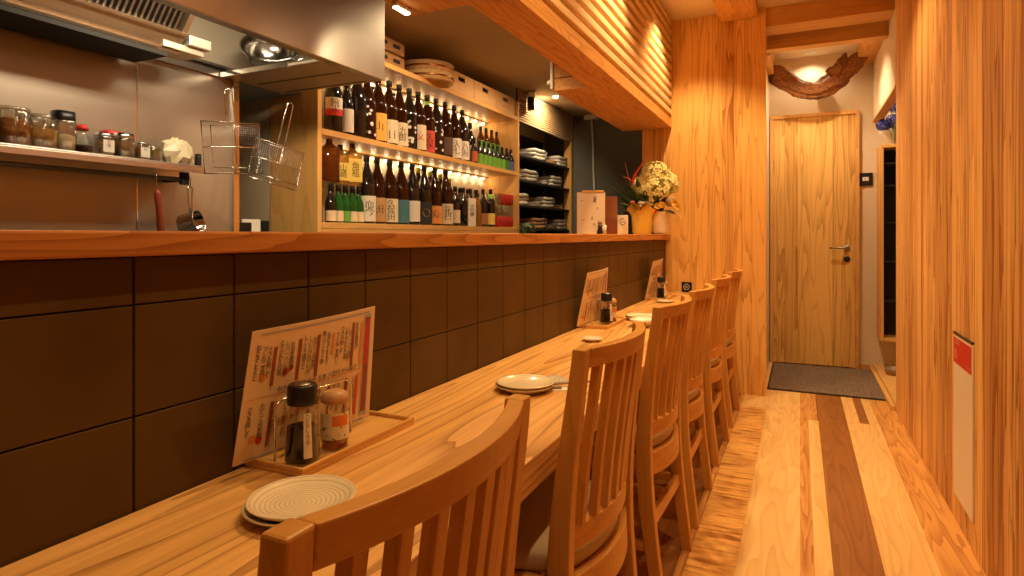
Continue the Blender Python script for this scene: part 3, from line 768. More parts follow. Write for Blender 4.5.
for i, (px, kd, gm, lc, lz, tx, ex, scl, wd) in enumerate(UP):
    bottle(kd, (-2.185, yat(px, -2.185), ZM+.0005), RZ+random.uniform(-.2, .2), wd+', '+ordn[i]+' from left, upper shelf', 'bottles on the upper shelf', gm, lc, lz, tx, m_red if 'red writing' in wd else None, None, extra=ex, scale=scl)
LO = [
 (366.5, 'i', m_blackb, WHITE, (.012, .155), '而今', None, 'black bottle with white label and brush writing'),
 (377, 'i', m_brownb, (.55, .30, .12), (.012, .15), '田', None, 'brown bottle with tan label and round sign'),
 (389.5, 'i', m_brownb, CREAM, (.012, .15), '久保田', None, 'brown bottle with cream label'),
 (401, 'i', m_brownb, TEAL, (.01, .15), None, None, 'brown bottle with teal label'),
 (412, 'i', m_blackb, WHITE, (.02, .15), None, 'circle', 'black bottle with white and black label'),
 (424, 'i', m_blackb, (.03, .03, .03), (.01, .15), None, 'circle', 'black bottle with round white emblem'),
 (434.5, 'i', m_brownb, (.80, .32, .08), (.012, .13), '寿', None, 'brown bottle with orange and red label'),
 (445.5, 'i', m_brownb, CREAM, (.012, .15), '花巴', None, 'brown bottle with tall cream label'),
]
for i, (px, kd, gm, lc, lz, tx, ex, wd) in enumerate(LO):
    bottle(kd, (-2.175, yat(px, -2.175), ZL+.0005), RZ+random.uniform(-.15, .15), wd+', '+ordn[i]+' tall one, lower shelf', 'tall bottles on the lower shelf', gm, lc, lz, tx, None, None, extra=ex, scale=.98)
LO2 = [(455, 's', m_blackb, CREAM, 'cream', 1.0), (463, 's', m_blackb, None, 'no', 1.), (470, 's', m_blackb, (.18, .12, .08), 'brown', 1.), (483, 'w', m_blackb, (.40, .16, .08), 'rust', .92), (490.5, 'w', m_blackb, YEL, 'yellow', .95)]
for i, (px, kd, gm, lc, cn, scl) in enumerate(LO2):
    bottle(kd, (-2.165, yat(px, -2.165), ZL+.0005), RZ, 'short black bottle with %s label, lower shelf, %s after the tall ones' % (cn, ordn[i]), 'short bottles on the lower shelf', gm, lc, (.02, .11), None, extra='greentag' if cn == 'yellow' else None, scale=scl)
# second row of bottles behind
bk = [(418, 1.0), (430, .97), (440, .95), (449, .9)]
for i, (px, s_) in enumerate(bk):
    bottle('i', (-2.30, yat(px, -2.30), ZL+.0005), RZ, 'dark bottle in the back row of the lower shelf, %s from the left' % ordn[i], 'back row bottles', m_brownb, None, None, cap=lab_mat((.5, .6, .08)), scale=s_)
for i, px in enumerate((460, 468, 476)):
    bottle('s', (-2.28, yat(px, -2.28), ZL+.0005), RZ, 'amber bottle in the back row of the lower shelf, %s from the left' % ordn[i], 'amber back row bottles', m_amber, None, None, scale=1.05)
for i, px in enumerate((352, 373, 394, 411, 430, 448)):
    bottle('i', (-2.31, yat(px, -2.31), ZM+.0005), RZ, 'tall bottle in the back row of the upper shelf, %s from the left' % ordn[i], 'back row bottles', m_amber if i % 2 else m_brownb, None, None, scale=.96)
# left end: two-tier riser with whisky above, green bottles below
rs_ = tag(MB().box(-2.36, -2.13, YB0+.012, yat(361.5, -2.13), ZL+.198, ZL+.206).box(-2.36, -2.13, YB0+.004, YB0+.012, ZL+.0005, ZL+.206).box(-2.36, -2.34, yat(361.5, -2.13)-.008, yat(361.5, -2.13), ZL+.0005, ZL+.198).done('shelf_riser', m_thin), 'clear riser shelf holding whisky bottles above green bottles', 'riser')
for i, px in enumerate((330.5, 338, 345, 352, 358.5)):
    bottle('t', (-2.165, yat(px, -2.165), ZL+.0005), RZ, 'small green bottle, %s from the left below the whisky bottles' % ordn[i], 'green bottles below the whisky', m_greenb if i else m_blackb, GREEN if i == 2 else CREAM, (.008, .06), None, scale=1.03)
    bottle('t', (-2.25, yat(px+1, -2.25), ZL+.0005), RZ, 'small green bottle in the hidden second row, %s from the left' % ordn[i], 'green bottles below the whisky', m_greenb, None, None, scale=1.03)
bottle('f', (-2.18, yat(329, -2.18), ZL+.2065), R_(-25), 'brown square spirit bottle at the left end on the riser', 'bottles on the riser', m_amber, None, None, cap=m_gold, scale=.98)
bottle('f', (-2.20, yat(340, -2.20), ZL+.2065), R_(-25), 'amber square whisky bottle with yellow label behind its twin', 'bottles on the riser', m_gold, YEL, (.02, .13), '山崎', scale=.85)
bottle('f', (-2.18, yat(352, -2.18), ZL+.2065), R_(-25), 'amber square whisky bottle with large yellow label on the riser', 'bottles on the riser', m_gold, YEL, (.015, .15), '角瓶', scale=.92)
# right end of the upper shelf: crate of little green-label bottles in two tiers
cr = tag(MB().box(-2.34, -2.24, yat(477, -2.24), YB1-.10, ZM+.0005, ZM+.135).done('bottle_step', m_blackm), 'black step lifting the rear row of green-label bottles', 'step')
for i, px in enumerate((480.5, 486, 491.5, 496.5, 501.5)):
    bottle('t', (-2.275, yat(px, -2.275), ZM+.1355), RZ, 'raised amber bottle with green label, %s from the left' % ordn[i], 'raised green-label bottles', m_amber, GREEN, (.008, .085), None, scale=1.06)
for i, px in enumerate((479.5, 484, 488.5, 493, 497.5, 502, 506.5, 511)):
    bottle('t', (-2.155, yat(px, -2.155), ZM+.0005), RZ, 'front black bottle with %s label, %s from the left at shelf end' % ('green' if i < 6 else 'blue' if i == 7 else 'dark green', ordn[i]), 'front green-label bottles', m_blackb, GREEN if i < 6 else (.10, .12, .35) if i == 7 else (.05, .2, .04), (.008, .085), None, scale=.98)
for i, px in enumerate((474.5,)):
    bottle('t', (-2.12, yat(474, -2.12), ZM+.0005), RZ, 'small bottle with red label on the upper shelf before the green ones', 'front green-label bottles', m_blackb, (.55, .12, .05), (.008, .085), None, scale=.95)
# slim white box
o = MB().box(-.022, .022, -.03, .03, 0, .20).done('liquor_box', lab_mat(WHITE), None, .002); o.location = (-2.13, yat(471, -2.13), ZL+.0005); o.rotation_euler = (0, 0, RZ)
tag(o, 'slim white carton standing on the lower shelf beside black bottles', 'box')
tx = MB(); put_glyphs(tx, kan('大吟醸', .034), lambda x, y: Vector((.0225, x-.017, .13+y))); tx.done('lettering', m_ink, o)
bottle('w', (-2.15, yat(477.5, -2.15), ZL+.0005), RZ, 'amber glass bottle beside the slim white carton', 'short bottles on the lower shelf', m_gold, None, None, scale=.8)
# tumblers stacked at the right end
m_redg = plain('red_glass', (.75, .06, .05), .08, trans=.5, ior=1.3)
def tumbler(m): 
    return MB().lathe([(0, 0), (.026, 0), (.030, .004), (.034, .085), (.0325, .085), (.0285, .008), (0, .007)], seg=18).done('tumbler', m)
tgl, trd = tumbler(m_glass), tumbler(m_redg)
usedt = {}
names = ['bottom', 'middle', 'top']
for lv in range(3):
    for k in range(4):
        for rw in range(2):
            red = (lv == 0 and rw == 0) or (lv == 2 and rw == 0 and k > 0)
            src = trd if red else tgl
            X = -2.15-.075*rw; yy = W(496, X=-2.15).y+k*.074+.02
            z = ZL+.0005+lv*.0895
            lab = '%s glass tumbler, %s tier, %s column, %s row of the stack' % ('red' if red else 'clear', names[lv], ordn[k], 'front' if rw == 0 else 'rear')
            if src not in usedt: usedt[src] = 1; src.location = (X, yy, z); tag(src, lab, 'glass', 'stacked tumblers')
            else: dup(src, (X, yy, z), 0, lab, 'stacked tumblers')
    if lv < 2:
        pass
# ---------------------------------------------------------------- top of the cabinet
def crate(y0, y1, lab, hh=.145):
    m = MB(); x0, x1, z0 = -2.38, -2.12, ZU+.0005
    m.box(x0, x1, y0, y1, z0, z0+.01)
    for b in ((x0, x0+.012, y0, y1), (x0+.012, x1-.012, y0, y0+.012), (x0+.012, x1-.012, y1-.012, y1)): m.box(*b, z0+.01, z0+hh)
    # front board with a hand slot
    c = (y0+y1)/2; hs = .045
    m.box(x1-.012, x1, y0, c-hs, z0+.01, z0+hh); m.box(x1-.012, x1, c+hs, y1, z0+.01, z0+hh)
    m.box(x1-.012, x1, c-hs, c+hs, z0+.01, z0+hh-.055); m.box(x1-.012, x1, c-hs, c+hs, z0+hh-.025, z0+hh)
    return tag(m.done('wooden_crate', m_crate, None, .0015), lab, 'crate', 'wooden crates on top of the shelving')
crate(3.50, 3.85, 'pale wooden crate with hand slot, beside the round tubs on top')
crate(3.855, 4.20, 'pale wooden crate with hand slot, middle one on top of shelving')
crate(4.205, 4.545, 'pale wooden crate with hand slot, at the right end on top')
for i in range(2):
    t = thing('sushi_tub', '%s round wooden tub overhanging the top of the bottle shelving' % ('lower' if i == 0 else 'upper'), 'tub', (-2.17, 3.32, ZU+.0005+i*.058), 0, 'round wooden tubs')
    MB().lathe([(0, 0), (.165, 0), (.172, .055), (.160, .055), (.155, .012), (0, .012)], seg=40).done('tub_body', m_crate, t)
    MB().lathe([(.1685, .02), (.1725, .02), (.1735, .03), (.1705, .03)], seg=40).done('hoop', plain('copper', (.6, .28, .12), .3, 1.), t)
for i in range(2):
    z = ZU+.0005+i*.085
    t = thing('serving_box', '%s dark lidded box stacked at the left on top of the shelving' % ('lower' if i == 0 else 'upper'), 'box', (0, 0, 0), 0, 'boxes stacked on the shelving')
    MB().box(-2.36, -2.13, 2.66, 3.02, z, z+.078).done('box_body', wood('box_brown', (.45, .26, .11), (.30, .14, .05), 'Y', None, ring=5, sc=6), t, .012)
    MB().box(-2.13, -2.124, 2.78, 2.84, z+.03, z+.05).done('handle', m_blackm, t, .002)
    MB().box(-2.13, -2.124, 2.90, 2.96, z+.03, z+.05).done('handle', m_blackm, t, .002)
for i, (y0, x0, hh) in enumerate(((3.66, -2.28, .20), (4.08, -2.25, .19), (4.36, -2.30, .21))):
    m = MB(); m.ball((x0, y0, ZU+.0115+hh*.5), .09, 0, 12, (1, 1.4, hh*.5/.09), .12)
    tag(m.done('cloth_bundle', m_blackm), 'black cloth bundle poking out of the %s crate' % ('first', 'middle', 'right end')[i], 'bundle', 'bundles in the crates')

# ---------------------------------------------------------------- dish rack beyond
dr = thing('dish_shelving', 'dark open dish shelves with slatted header beyond the bottle shelving', 'shelving')
Y0, Y1 = YB1+.032, 5.86
ZZ = [1.02, 1.20, 1.40, 1.615, 1.825]
for z in ZZ: MB().box(-2.41, -2.12, Y0, Y1, z-.018, z).done('shelf', m_blackm, dr, .002)
MB().box(-2.42, -2.41, Y0, Y1, .9, 2.1).done('back_panel', m_blackm, dr)
MB().box(-2.13, -2.12, Y0, Y1, 2.085, 2.36).done('header_backing', m_blackm, dr)
m = MB()
for k in range(13): m.box(-2.12, -2.10, Y0, Y1, 2.09+k*.0205, 2.102+k*.0205)
m.done('header_slats', wood('header_wood', (.66, .48, .26), (.50, .32, .15), 'Y'), dr)
MB().box(-2.18, -2.10, 5.86, 5.90, .9, 2.36).done('upright_post', m_shelfz, dr, .002)
cam_ = thing('ceiling_speaker', 'small black cylinder unit under the ceiling above the slatted header', 'speaker')
MB().lathe([(0, 2.20), (.03, 2.20), (.03, 2.31), (0, 2.31)], (-2.06, 4.74, 0), 16).done('body', m_black, cam_)
MB().lathe([(0, 2.31), (.035, 2.31), (.035, 2.36), (0, 2.36)], (-2.06, 4.74, 0), 16).done('mount', m_white, cam_)
# crockery: saucers, bowls, folded cloths
cc = [lab_mat(c) for c in ((.55, .50, .42), (.40, .36, .30), (.62, .58, .50), (.42, .24, .12), (.30, .29, .27))]
def proto_dish(kind, m):
    if kind == 'plate': return MB().lathe([(0, 0), (.05, 0), (.085, .012), (.083, .015), (.045, .005), (0, .005)], seg=20).done('dinner_plate', m)
    if kind == 'bowl': return MB().lathe([(0, 0), (.03, 0), (.032, .008), (.062, .04), (.07, .062), (.067, .062), (.05, .03), (0, .012)], seg=20).done('rice_bowl', m)
    mm = MB(); rs = []
    for z, s_ in ((0, .96), (.008, 1.), (.022, 1.), (.03, .95)): rs.append([(.09*s_*(1 if abs(c) > .7 else .9)*c*1.1, .12*s_*s2, z+.004*math.sin(6*c+3*s2)) for c, s2 in [(max(-1, min(1, 1.4*math.cos(a))), max(-1, min(1, 1.4*math.sin(a)))) for a in [k*math.pi/8 for k in range(16)]]])
    mm.rings(rs); return mm.done('folded_cloth', m)
protos = {}
cnt = {}
def dish(kind, ci, X, Y, z, rz, lab):
    key = (kind, ci)
    if key not in protos:
        o = proto_dish(kind, cc[ci]); protos[key] = o; o.location = (X, Y, z); o.rotation_euler = (0, 0, rz)
        tag(o, lab, {'plate': 'plate', 'bowl': 'bowl', 'cloth': 'cloth'}[kind], {'plate': 'plates on the dark shelves', 'bowl': 'bowls on the dark shelves', 'cloth': 'folded cloths on the dark shelves'}[kind])
    else: dup(protos[key], (X, Y, z), rz, lab)
rw = ['hidden bottom', 'bottom', 'second lowest', 'third lowest', 'topmost']
random.seed(11)
for si in range(1, 5):
    z0 = ZZ[si]+.0006
    slots = [4.72, 4.93, 5.14, 5.35, 5.56, 5.76]
    for j, yy in enumerate(slots):
        kind = ['plate', 'cloth', 'bowl', 'plate', 'cloth', 'bowl'][(j+si*2) % 6]
        n = {'plate': 5, 'cloth': 3, 'bowl': 3}[kind]
        ci = random.randrange(5)
        st = {'plate': .0075, 'cloth': .034, 'bowl': .018}[kind]
        if kind == 'cloth' and yy > 5.7: yy = 5.72
        for k in range(n):
            cname = ['beige', 'taupe', 'pale', 'brown', 'grey'][ci]
            pos = 'lowest' if k == 0 else 'topmost' if k == n-1 else ordn[k]+' up'
            dish(kind, ci, -2.235+random.uniform(-.004, .004), yy+random.uniform(-.003, .003), z0+k*st, 0, '%s %s, %s, %s stack from left, %s dark shelf' % (cname, {'plate': 'plate', 'cloth': 'folded cloth', 'bowl': 'rice bowl'}[kind], pos, ordn[j], rw[si]))
# leafy sprig at the end of the bar shelf
t = thing('herb_pot', 'low pot of green herbs standing behind the bar ledge', 'plant', (-1.42, W(527, X=-1.42).y, 1.08))
MB().lathe([(0, 0), (.035, 0), (.045, .06), (.042, .06), (.035, .05), (0, .05)], seg=16).done('pot', m_ceramb, t)
m = MB()
for k in range(26):
    a = random.uniform(0, 6.28); l = random.uniform(.05, .11); zt = random.uniform(.08, .135)
    d = Vector((math.cos(a), math.sin(a), 0)); s_ = Vector((-math.sin(a), math.cos(a), 0))*.012
    m.face([Vector((0, 0, .05)), d*l*.6+s_+Vector((0, 0, zt)), d*l+Vector((0, 0, zt-.01)), d*l*.6-s_+Vector((0, 0, zt))])
m.done('foliage', m_leaf, t)
MB().box(-1.60, -1.27, -1.2, 4.6, 1.04, 1.08).done('prep_worktop', m_steelw)
tag(bpy.data.objects['prep_worktop'], 'steel kitchen worktop behind the bar ledge', 'worktop')

# =================================================================== range hood and steel wall
XH = -1.6; ZH = 1.80; YH1 = 2.12
hd = thing('range_hood', 'large brushed steel extractor hood over the kitchen range', 'range hood')
MB().box(XH-.015, XH, -1.2, YH1, ZH, 2.355).done('front_panel', m_steel, hd, .002)
MB().box(XK+.003, XH-.016, YH1-.015, YH1, ZH, 2.355).done('end_panel', m_steeli, hd, .002)
MB().box(XH-.045, XH-.016, -1.2, YH1-.016, ZH, ZH+.006).box(XH-.045, XH-.042, -1.2, YH1-.016, ZH+.006, ZH+.03).done('gutter', m_steeld, hd)
MB().box(XK+.003, XH-.016, -1.2, YH1-.016, 2.32, 2.34).done('inner_roof', m_steeli, hd)
MB().box(XK+.0025, XK+.006, -1.2, YH1-.016, 1.85, 2.32).done('back_lining', m_steeli, hd)
pn = MB().box(XK+.025, XH-.05, 1.78, YH1-.016, ZH, ZH+.012).done('bottom_tray', m_steeli, hd, .003)
MB().box(XK+.06, XH-.08, 1.93, 1.94, ZH-.001, ZH-.0002).box(XK+.06, XH-.08, 2.085, 2.094, ZH-.001, ZH-.0002).done('slot', m_blackm, pn)
MB().box(XK+.025, XH-.20, 1.772, 1.781, ZH-.004, ZH+.018).done('front_lip', m_chrome, pn, .002)
# grease filter bank inside the hood
gf = MB()
A, Bv = Vector((-2.02, 0, 1.80)), Vector((-1.82, 0, 2.06))
fy0, fy1 = -.6, 1.47
d = (Bv-A); n_ = Vector((d.z, 0, -d.x)).normalized()
def slab(m, f0, f1, y0, y1, t0, t1, mi=0):
    p0, p1 = A+d*f0, A+d*f1
    pts = [p0+n_*t0, p1+n_*t0, p1+n_*t1, p0+n_*t1]
    m.rings([[Vector((p.x, y0, p.z)) for p in pts], [Vector((p.x, y1, p.z)) for p in pts]], mi, False)
slab(gf, 0, .22, fy0, fy1, -.03, .0); slab(gf, .93, 1, fy0, fy1, -.03, 0)
slab(gf, 0, 1, fy1-.02, fy1, -.05, .002)
slab(gf, .20, .23, fy0, fy1, 0, .012); slab(gf, -.02, .01, fy0, fy1, -.03, .012)
gfo = gf.done('grease_filter', plain('greasy_metal', (.50, .38, .26), .38, .9, bump=.4, bscale=25.), hd)
m = MB(); slab(m, .22, .93, fy0, fy1-.02, -.045, -.04); m.done('filter_recess', m_blackm, gfo)
m = MB(); yy = fy0
while yy < fy1-.03:
    slab(m, .23, .92, yy, yy+.008, -.03, -.004); yy += .02
m.done('filter_louvres', m_steeld, gfo)
MB().box(-2.10, -1.98, 1.485, 1.575, 1.825, 1.86).box(-2.12, -2.0, 1.40, 1.56, 1.80, 1.824).done('filter_bracket', plain('pale_metal', (.80, .72, .60), .4, .6), hd, .003)
MB().box(-2.16, -1.98, fy0, 1.40, 1.76, 1.775).box(-2.16, -2.15, fy0, 1.40, 1.775, 1.86).done('shadow_trough', m_blackm, hd)  # matt black paints the shadow in the gap under the filter
# mixing bowl on the hood tray
mb_ = thing('mixing_bowl', 'steel mixing bowl resting tilted inside the range hood', 'bowl', (-1.98, 1.86, 1.815))
M4 = Matrix.Translation((0, 0, .098)) @ Matrix.Rotation(R_(38), 4, 'X') @ Matrix.Rotation(R_(28), 4, 'Y')
MB().lathe([(0, -.090), (.045, -.088), (.085, -.062), (.108, -.02), (.115, .012), (.122, .014), (.122, .017), (.112, .016), (.104, -.02), (.082, -.058), (.04, -.084), (0, -.086)], seg=32, M=M4).done('bowl_shell', m_chrome, mb_)
MB().tube([M4 @ Vector(p) for p in ((.118, -.03, .012), (.15, -.03, .018), (.16, 0, .02), (.15, .03, .018), (.118, .03, .012))], .004, 8).done('grip', m_chrome, mb_)

# steel spice shelf
ZP = 1.405
ss = thing('wall_shelf', 'narrow steel wall shelf carrying spice jars above a hook rail', 'shelf')
MB().box(XK+.002, -2.06, -1.2, 1.615, ZP-.006, ZP).box(-2.064, -2.06, -1.2, 1.615, ZP-.028, ZP-.006).box(XK+.002, XK+.006, -1.2, 1.615, ZP-.05, ZP-.006).done('shelf_tray', m_steel, ss, .0015)
MB().tube([(-2.09, -1.2, ZP-.056), (-2.09, 1.56, ZP-.056)], .008, 10).done('hook_rail', m_steeld, ss)
MB().box(-2.10, -2.08, 1.53, 1.56, ZP-.075, ZP-.028).box(XK+.002, -2.08, 1.535, 1.555, ZP-.062, ZP-.05).done('rail_bracket', m_blackm, ss, .003)
def ys(px, X=-2.12): return W(px, X=X).y
def jar(px, w, h, lab, cm, contents, cfill=.7, lidm=None, lidh=.015, sq=.8, scoop=False, label=None, X=-2.12, name='spice_jar'):
    t = thing(name, lab, 'jar', (X, ys(px, X), ZP+.0006), 0, 'spice containers on the steel shelf')
    MB().lathe([(0, 0), (w, 0), (w*1.03, .004), (w*1.03, h-.006), (w*.94, h), (w*.9, h), (w*.95, h-.008), (w*.95, .004), (0, .004)], seg=20, sq=sq).done('container', cm, t)
    if contents: MB().lathe([(0, .0045), (w*.92, .0045), (w*.92, h*cfill), (w*.5, h*cfill+.006), (0, h*cfill+.008)], seg=20, sq=sq).done('contents', contents, t)
    if lidm: MB().lathe([(0, h+.0005), (w*1.0, h+.0005), (w*1.02, h+.003), (w*.98, h+lidh), (0, h+lidh)], seg=20, sq=sq*.6).done('lid', lidm, t)
    if scoop: MB().tube([(w*1.0, .01, h-.006), (w*1.0+.014, .01, h-.006), (w*1.0+.016, .01, .03), (w*1.0+.008, .01, .014)], .004, 8).tube([(w*1.0, -.012, h-.006), (w*1.0+.014, -.012, h-.006), (w*1.0+.016, -.012, .03), (w*1.0+.008, -.012, .014)], .004, 8).done('handle', m_thin, t)
    if label:
        o = MB().box(w*1.04, w*1.05, -w*.7, w*.7, h*.2, h*.8).done('label', lab_mat(WHITE), t)
        g = kan(label, h*.22); tx = MB(); put_glyphs(tx, g, lambda x, y: Vector((w*1.06, x-h*.11, h*.62+y))); tx.done('lettering', m_ink, o)
    return t
grain1 = mottled('chilli_flakes', (.50, .22, .06), (.30, .08, .03), 120., .8, .3)
grain2 = mottled('dry_stock', (.66, .42, .14), (.52, .30, .08), 120., .8, .3)
saltm = plain('salt', (.75, .68, .5), .8); darkm = mottled('pepper', (.12, .08, .05), (.06, .04, .02), 200., .8, .3)
jar(10, .045, .105, 'clear square tub of chilli flakes at the left end', m_thin, grain1, .72, m_thin, .008, scoop=True)
jar(38, .043, .095, 'clear square tub of golden stock powder with loop handle', m_thin, grain2, .62, m_thin, .008, scoop=True)
jar(63, .030, .10, 'tall clear jar with black lid and pale salt', m_thin, saltm, .5, m_black, .028)
t = thing('soy_cruet', 'glass soy cruet with red cap on the steel shelf', 'cruet', (-2.11, ys(82, -2.11), ZP+.0006))
MB().lathe([(0, 0), (.034, 0), (.036, .005), (.030, .03), (.016, .062), (.013, .075), (0, .075)], seg=20).done('glass', m_glass, t)
MB().lathe([(0, .004), (.032, .004), (.029, .026), (0, .027)], seg=20).done('sauce', m_soy, t)
MB().lathe([(0, .0755), (.018, .0755), (.018, .085), (.012, .094), (0, .095)], seg=16).done('cap', m_red, t)
jar(104, .026, .068, 'small jar with white label in front of the red lid', m_thin, grain2, .6, m_chrome, .008, label='七味')
jar(110, .028, .082, 'jar with bright red lid behind the labelled jar', m_thin, grain1, .6, m_red, .014, X=-2.165)
jar(123, .030, .070, 'dark pepper jar with steel lid', m_thin, darkm, .5, m_chrome, .016)
jar(141, .024, .058, 'small low jar with white label beyond the pepper jar', m_thin, grain1, .7, m_chrome, .006, label='山')
jar(153, .019, .05, 'narrow jar of green herbs beside the plastic bag', m_thin, mottled('herbs', (.15, .18, .05), (.08, .10, .02), 150., .8, .3), .8, m_chrome, .005)
m = MB(); random.seed(3)
rsb = []
for z, s_ in ((0, .85), (.02, 1.), (.045, 1.04), (.07, .92), (.088, .62), (.082, .4), (.096, .22)):
    rsb.append([(.045*s_*math.cos(a)*(1+random.uniform(-.2, .2)), .062*s_*math.sin(a)*(1+random.uniform(-.2, .2)), z+random.uniform(-.008, .008)*(z > 0)) for a in [k*2*math.pi/18 for k in range(18)]])
m.rings(rsb, 0, False)
o = m.done('plastic_bag', mottled('crumpled_bag', (.85, .76, .52), (.78, .66, .40), 35., .3, .6)); o.location = (-2.12, ys(175), ZP+.002)
tag(o, 'crumpled pale plastic bag of powder on the steel shelf', 'bag')
jar(198, .012, .045, 'tiny black pot at the shelf end', m_black, None, .5, m_black, .006, sq=0)
# hanging knife-handled brush and small saucepan
t = thing('basting_brush', 'brush with red-brown wooden handle hanging from the rail', 'brush', (-2.075, ys(156, -2.075), 0))
zb = ZP-.056
MB().tube([(-.015, 0, zb+.012), (-.004, 0, zb+.010), (.003, 0, zb), (0, 0, zb-.016), (-.004, .003, zb-.03), (.003, .006, zb-.042)], .0018, 6).done('hook', m_chrome, t)
MB().tube([(0, .004, zb-.045), (0, .006, zb-.06), (0, .012, zb-.12), (0, .018, zb-.19), (0, .019, zb-.20)], [.006, .012, .010, .012, .011], 12).done('handle', plain('red_wood', (.32, .06, .03), .35), t)
MB().box(-.004, .004, .001, .037, zb-.26, zb-.20).done('bristle_head', m_steeld, t, .002)
t = thing('saucepan', 'small steel saucepan hanging from the hook rail', 'saucepan', (-2.075, ys(190, -2.075), 0))
MB().tube([(-.015, 0, zb+.012), (-.004, 0, zb+.010), (.003, 0, zb), (0, .001, zb-.03)], .0018, 6).done('hook', m_chrome, t)
MB().tube([(0, -.002, zb-.025), (.0, -.010, zb-.03), (.004, -.006, zb-.10), (.004, -.004, zb-.125)], .003, 8).tube([(0, -.002, zb-.025), (0, .010, zb-.03), (.004, .006, zb-.10), (.004, .004, zb-.125)], .003, 8).done('handle', m_chrome, t)
M5 = Matrix.Translation((.0, .0, zb-.165)) @ Matrix.Rotation(R_(25), 4, 'Z') @ Matrix.Rotation(R_(75), 4, 'Y')
MB().lathe([(0, -.03), (.038, -.03), (.042, -.025), (.043, .035), (.046, .037), (.043, .038), (.040, .034), (.038, -.022), (0, -.026)], seg=28, M=M5).done('pan', m_chrome, t)
# grilling nets hanging below the hood
def net(px0, px1, py0, py1, X, tilt, lab, top):
    a = W(px0, py0, X=X); b = W(px1, py1, X=X)
    c = W((px0+px1)/2, (py0+py1)/2, X=X); w = abs(b.y-a.y)/2; h = abs(a.z-b.z)/2
    t = thing('grill_net', lab, 'grill net', c, 0, 'wire nets hanging by the hood'); t.rotation_euler = (R_(tilt), 0, R_(-20))
    MB().tube([(0, -w, -h), (0, w, -h), (0, w, h), (0, -w, h)], .0028, 8, loop=True).done('frame', m_chrome, t)
    MB().tube([(.03, -w*.8, -h*.8), (.03, w*.8, -h*.8), (.03, w*.8, h*.8), (.03, -w*.8, h*.8)], .002, 6, loop=True).tube([(.001, 0, -h), (.03, 0, -h*.8), (.03, 0, h*.8), (.001, 0, h)], .002, 6).tube([(.001, -w, 0), (.03, -w*.8, 0), (.03, w*.8, 0), (.001, w, 0)], .002, 6).done('brace', m_chrome, t)
    m = MB(); N = 24
    for k in range(1, N):
        yy = -w+2*w*k/N; m.tube([(0, yy, -h), (0, yy, h)], .0006, 3)
        z = -h+2*h*k/N; m.tube([(0, -w, z), (0, w, z)], .0006, 3)
    m.done('wire_mesh', m_steeld, t)
    MB().tube([(0, -.014, h), (0, -.012, h+top), (0, 0, h+top+.008), (0, .012, h+top), (0, .014, h)], .0025, 8).done('handle', m_chrome, t)
net(209, 256, 119, 177, -1.80, 4, 'square wire grill net hanging at the left', .11)
net(257, 296, 142, 187, -1.84, -13, 'square wire grill net hanging tilted at the right', .17)
# things standing in the alcove
for i, (px, hh, rz, mm, w) in enumerate(((244, .06, 30, m_black, 'black'), (251, .075, 15, m_white, 'white'), (259, .07, -20, m_black, 'dark'))):
    X = -2.32
    o = MB().box(-.045, .045, -.004, .004, 0, hh).done('leaning_tray', mm, None, .002)
    o.location = (X, W(px, X=X).y, 1.1405); o.rotation_euler = (0, 0, R_(rz+60)); tag(o, '%s tray standing on edge in the dark alcove' % w, 'tray', 'trays in the alcove')
tag(MB().box(-2.45, -2.2, 1.88, 2.24, 1.10, 1.14).done('alcove_shelf', m_blackm), 'dark ledge inside the cool-tinted alcove', 'shelf')

# =================================================================== things on the bar ledge
ZB = 1.1475
def face_cam(p): return math.atan2(-p.y, -p.x)+math.pi/2
p = W(591, X=-1.06); p.z = ZB
t = thing('menu_board', 'white drinks board clipped to a wooden stand on the bar ledge', 'menu', p, face_cam(p)*.0+R_(18))
MB().box(-.078, .078, -.004, .004, .004, .235).done('white_sheet', m_paper, t)
MB().box(-.05, .07, -.007, .007, .235, .245).box(-.078, .078, -.012, .03, 0, .004).done('wooden_clip', m_tray, t, .001)
tx = MB()
for (x, z, s, q) in ((.01, .205, '酒肴', .022), (-.06, .19, 'ー', .02), (-.055, .08, '〜', .02), (.03, .15, '壱', .012), (.0, .10, '弐参', .012), (.01, .06, '四', .014)):
    put_glyphs(tx, kan(s, q), lambda xx, yy, x=x, z=z: Vector((x+xx, -.0046, z+yy-.01)))
tx.done('lettering', m_ink, t)
p = W(611, X=-1.07); p.z = ZB
t = thing('tall_menu_book', 'tall narrow brown wooden box beside the white drinks board', 'box', p, R_(14))
MB().box(-.038, .038, -.02, .02, .10, .235).done('upper_half', plain('tan_leather', (.26, .09, .03), .5), t, .003)
MB().box(-.040, .040, -.024, .024, 0, .0995).done('lower_half', plain('dark_leather', (.20, .05, .02), .45), t, .003)
p = W(600, X=-1.0); p.z = ZB
t = thing('pepper_mill', 'small black and brown pepper mill before the white drinks board', 'mill', p)
MB().lathe([(0, 0), (.016, 0), (.018, .01), (.011, .035), (.014, .05), (0, .052)], seg=18).done('mill_base', m_black, t)
MB().lathe([(0, .0525), (.010, .0525), (.014, .062), (.010, .075), (0, .077)], seg=18).done('mill_head', m_ceramb, t)
p = W(605, X=-.985); p.z = ZB
o = MB().lathe([(0, 0), (.008, 0), (.008, .05), (0, .052)], seg=14).done('toothpick_tube', m_white); o.location = p; tag(o, 'slim white tube beside the pepper mill on the ledge', 'holder')
p = W(622.5, X=-1.05); p.z = ZB
t = thing('emblem_card', 'cream card with a dark ring emblem beside the wrapped pot', 'card', p, R_(14))
MB().box(-.036, .036, -.012, .012, 0, .125).done('card_body', m_paper, t, .002)
MB().tube([(.001+.017*math.cos(k*math.pi/9), -.0125, .082+.021*math.sin(k*math.pi/9)) for k in range(3, 20)], .002, 5).done('ring_emblem', m_ink, t)
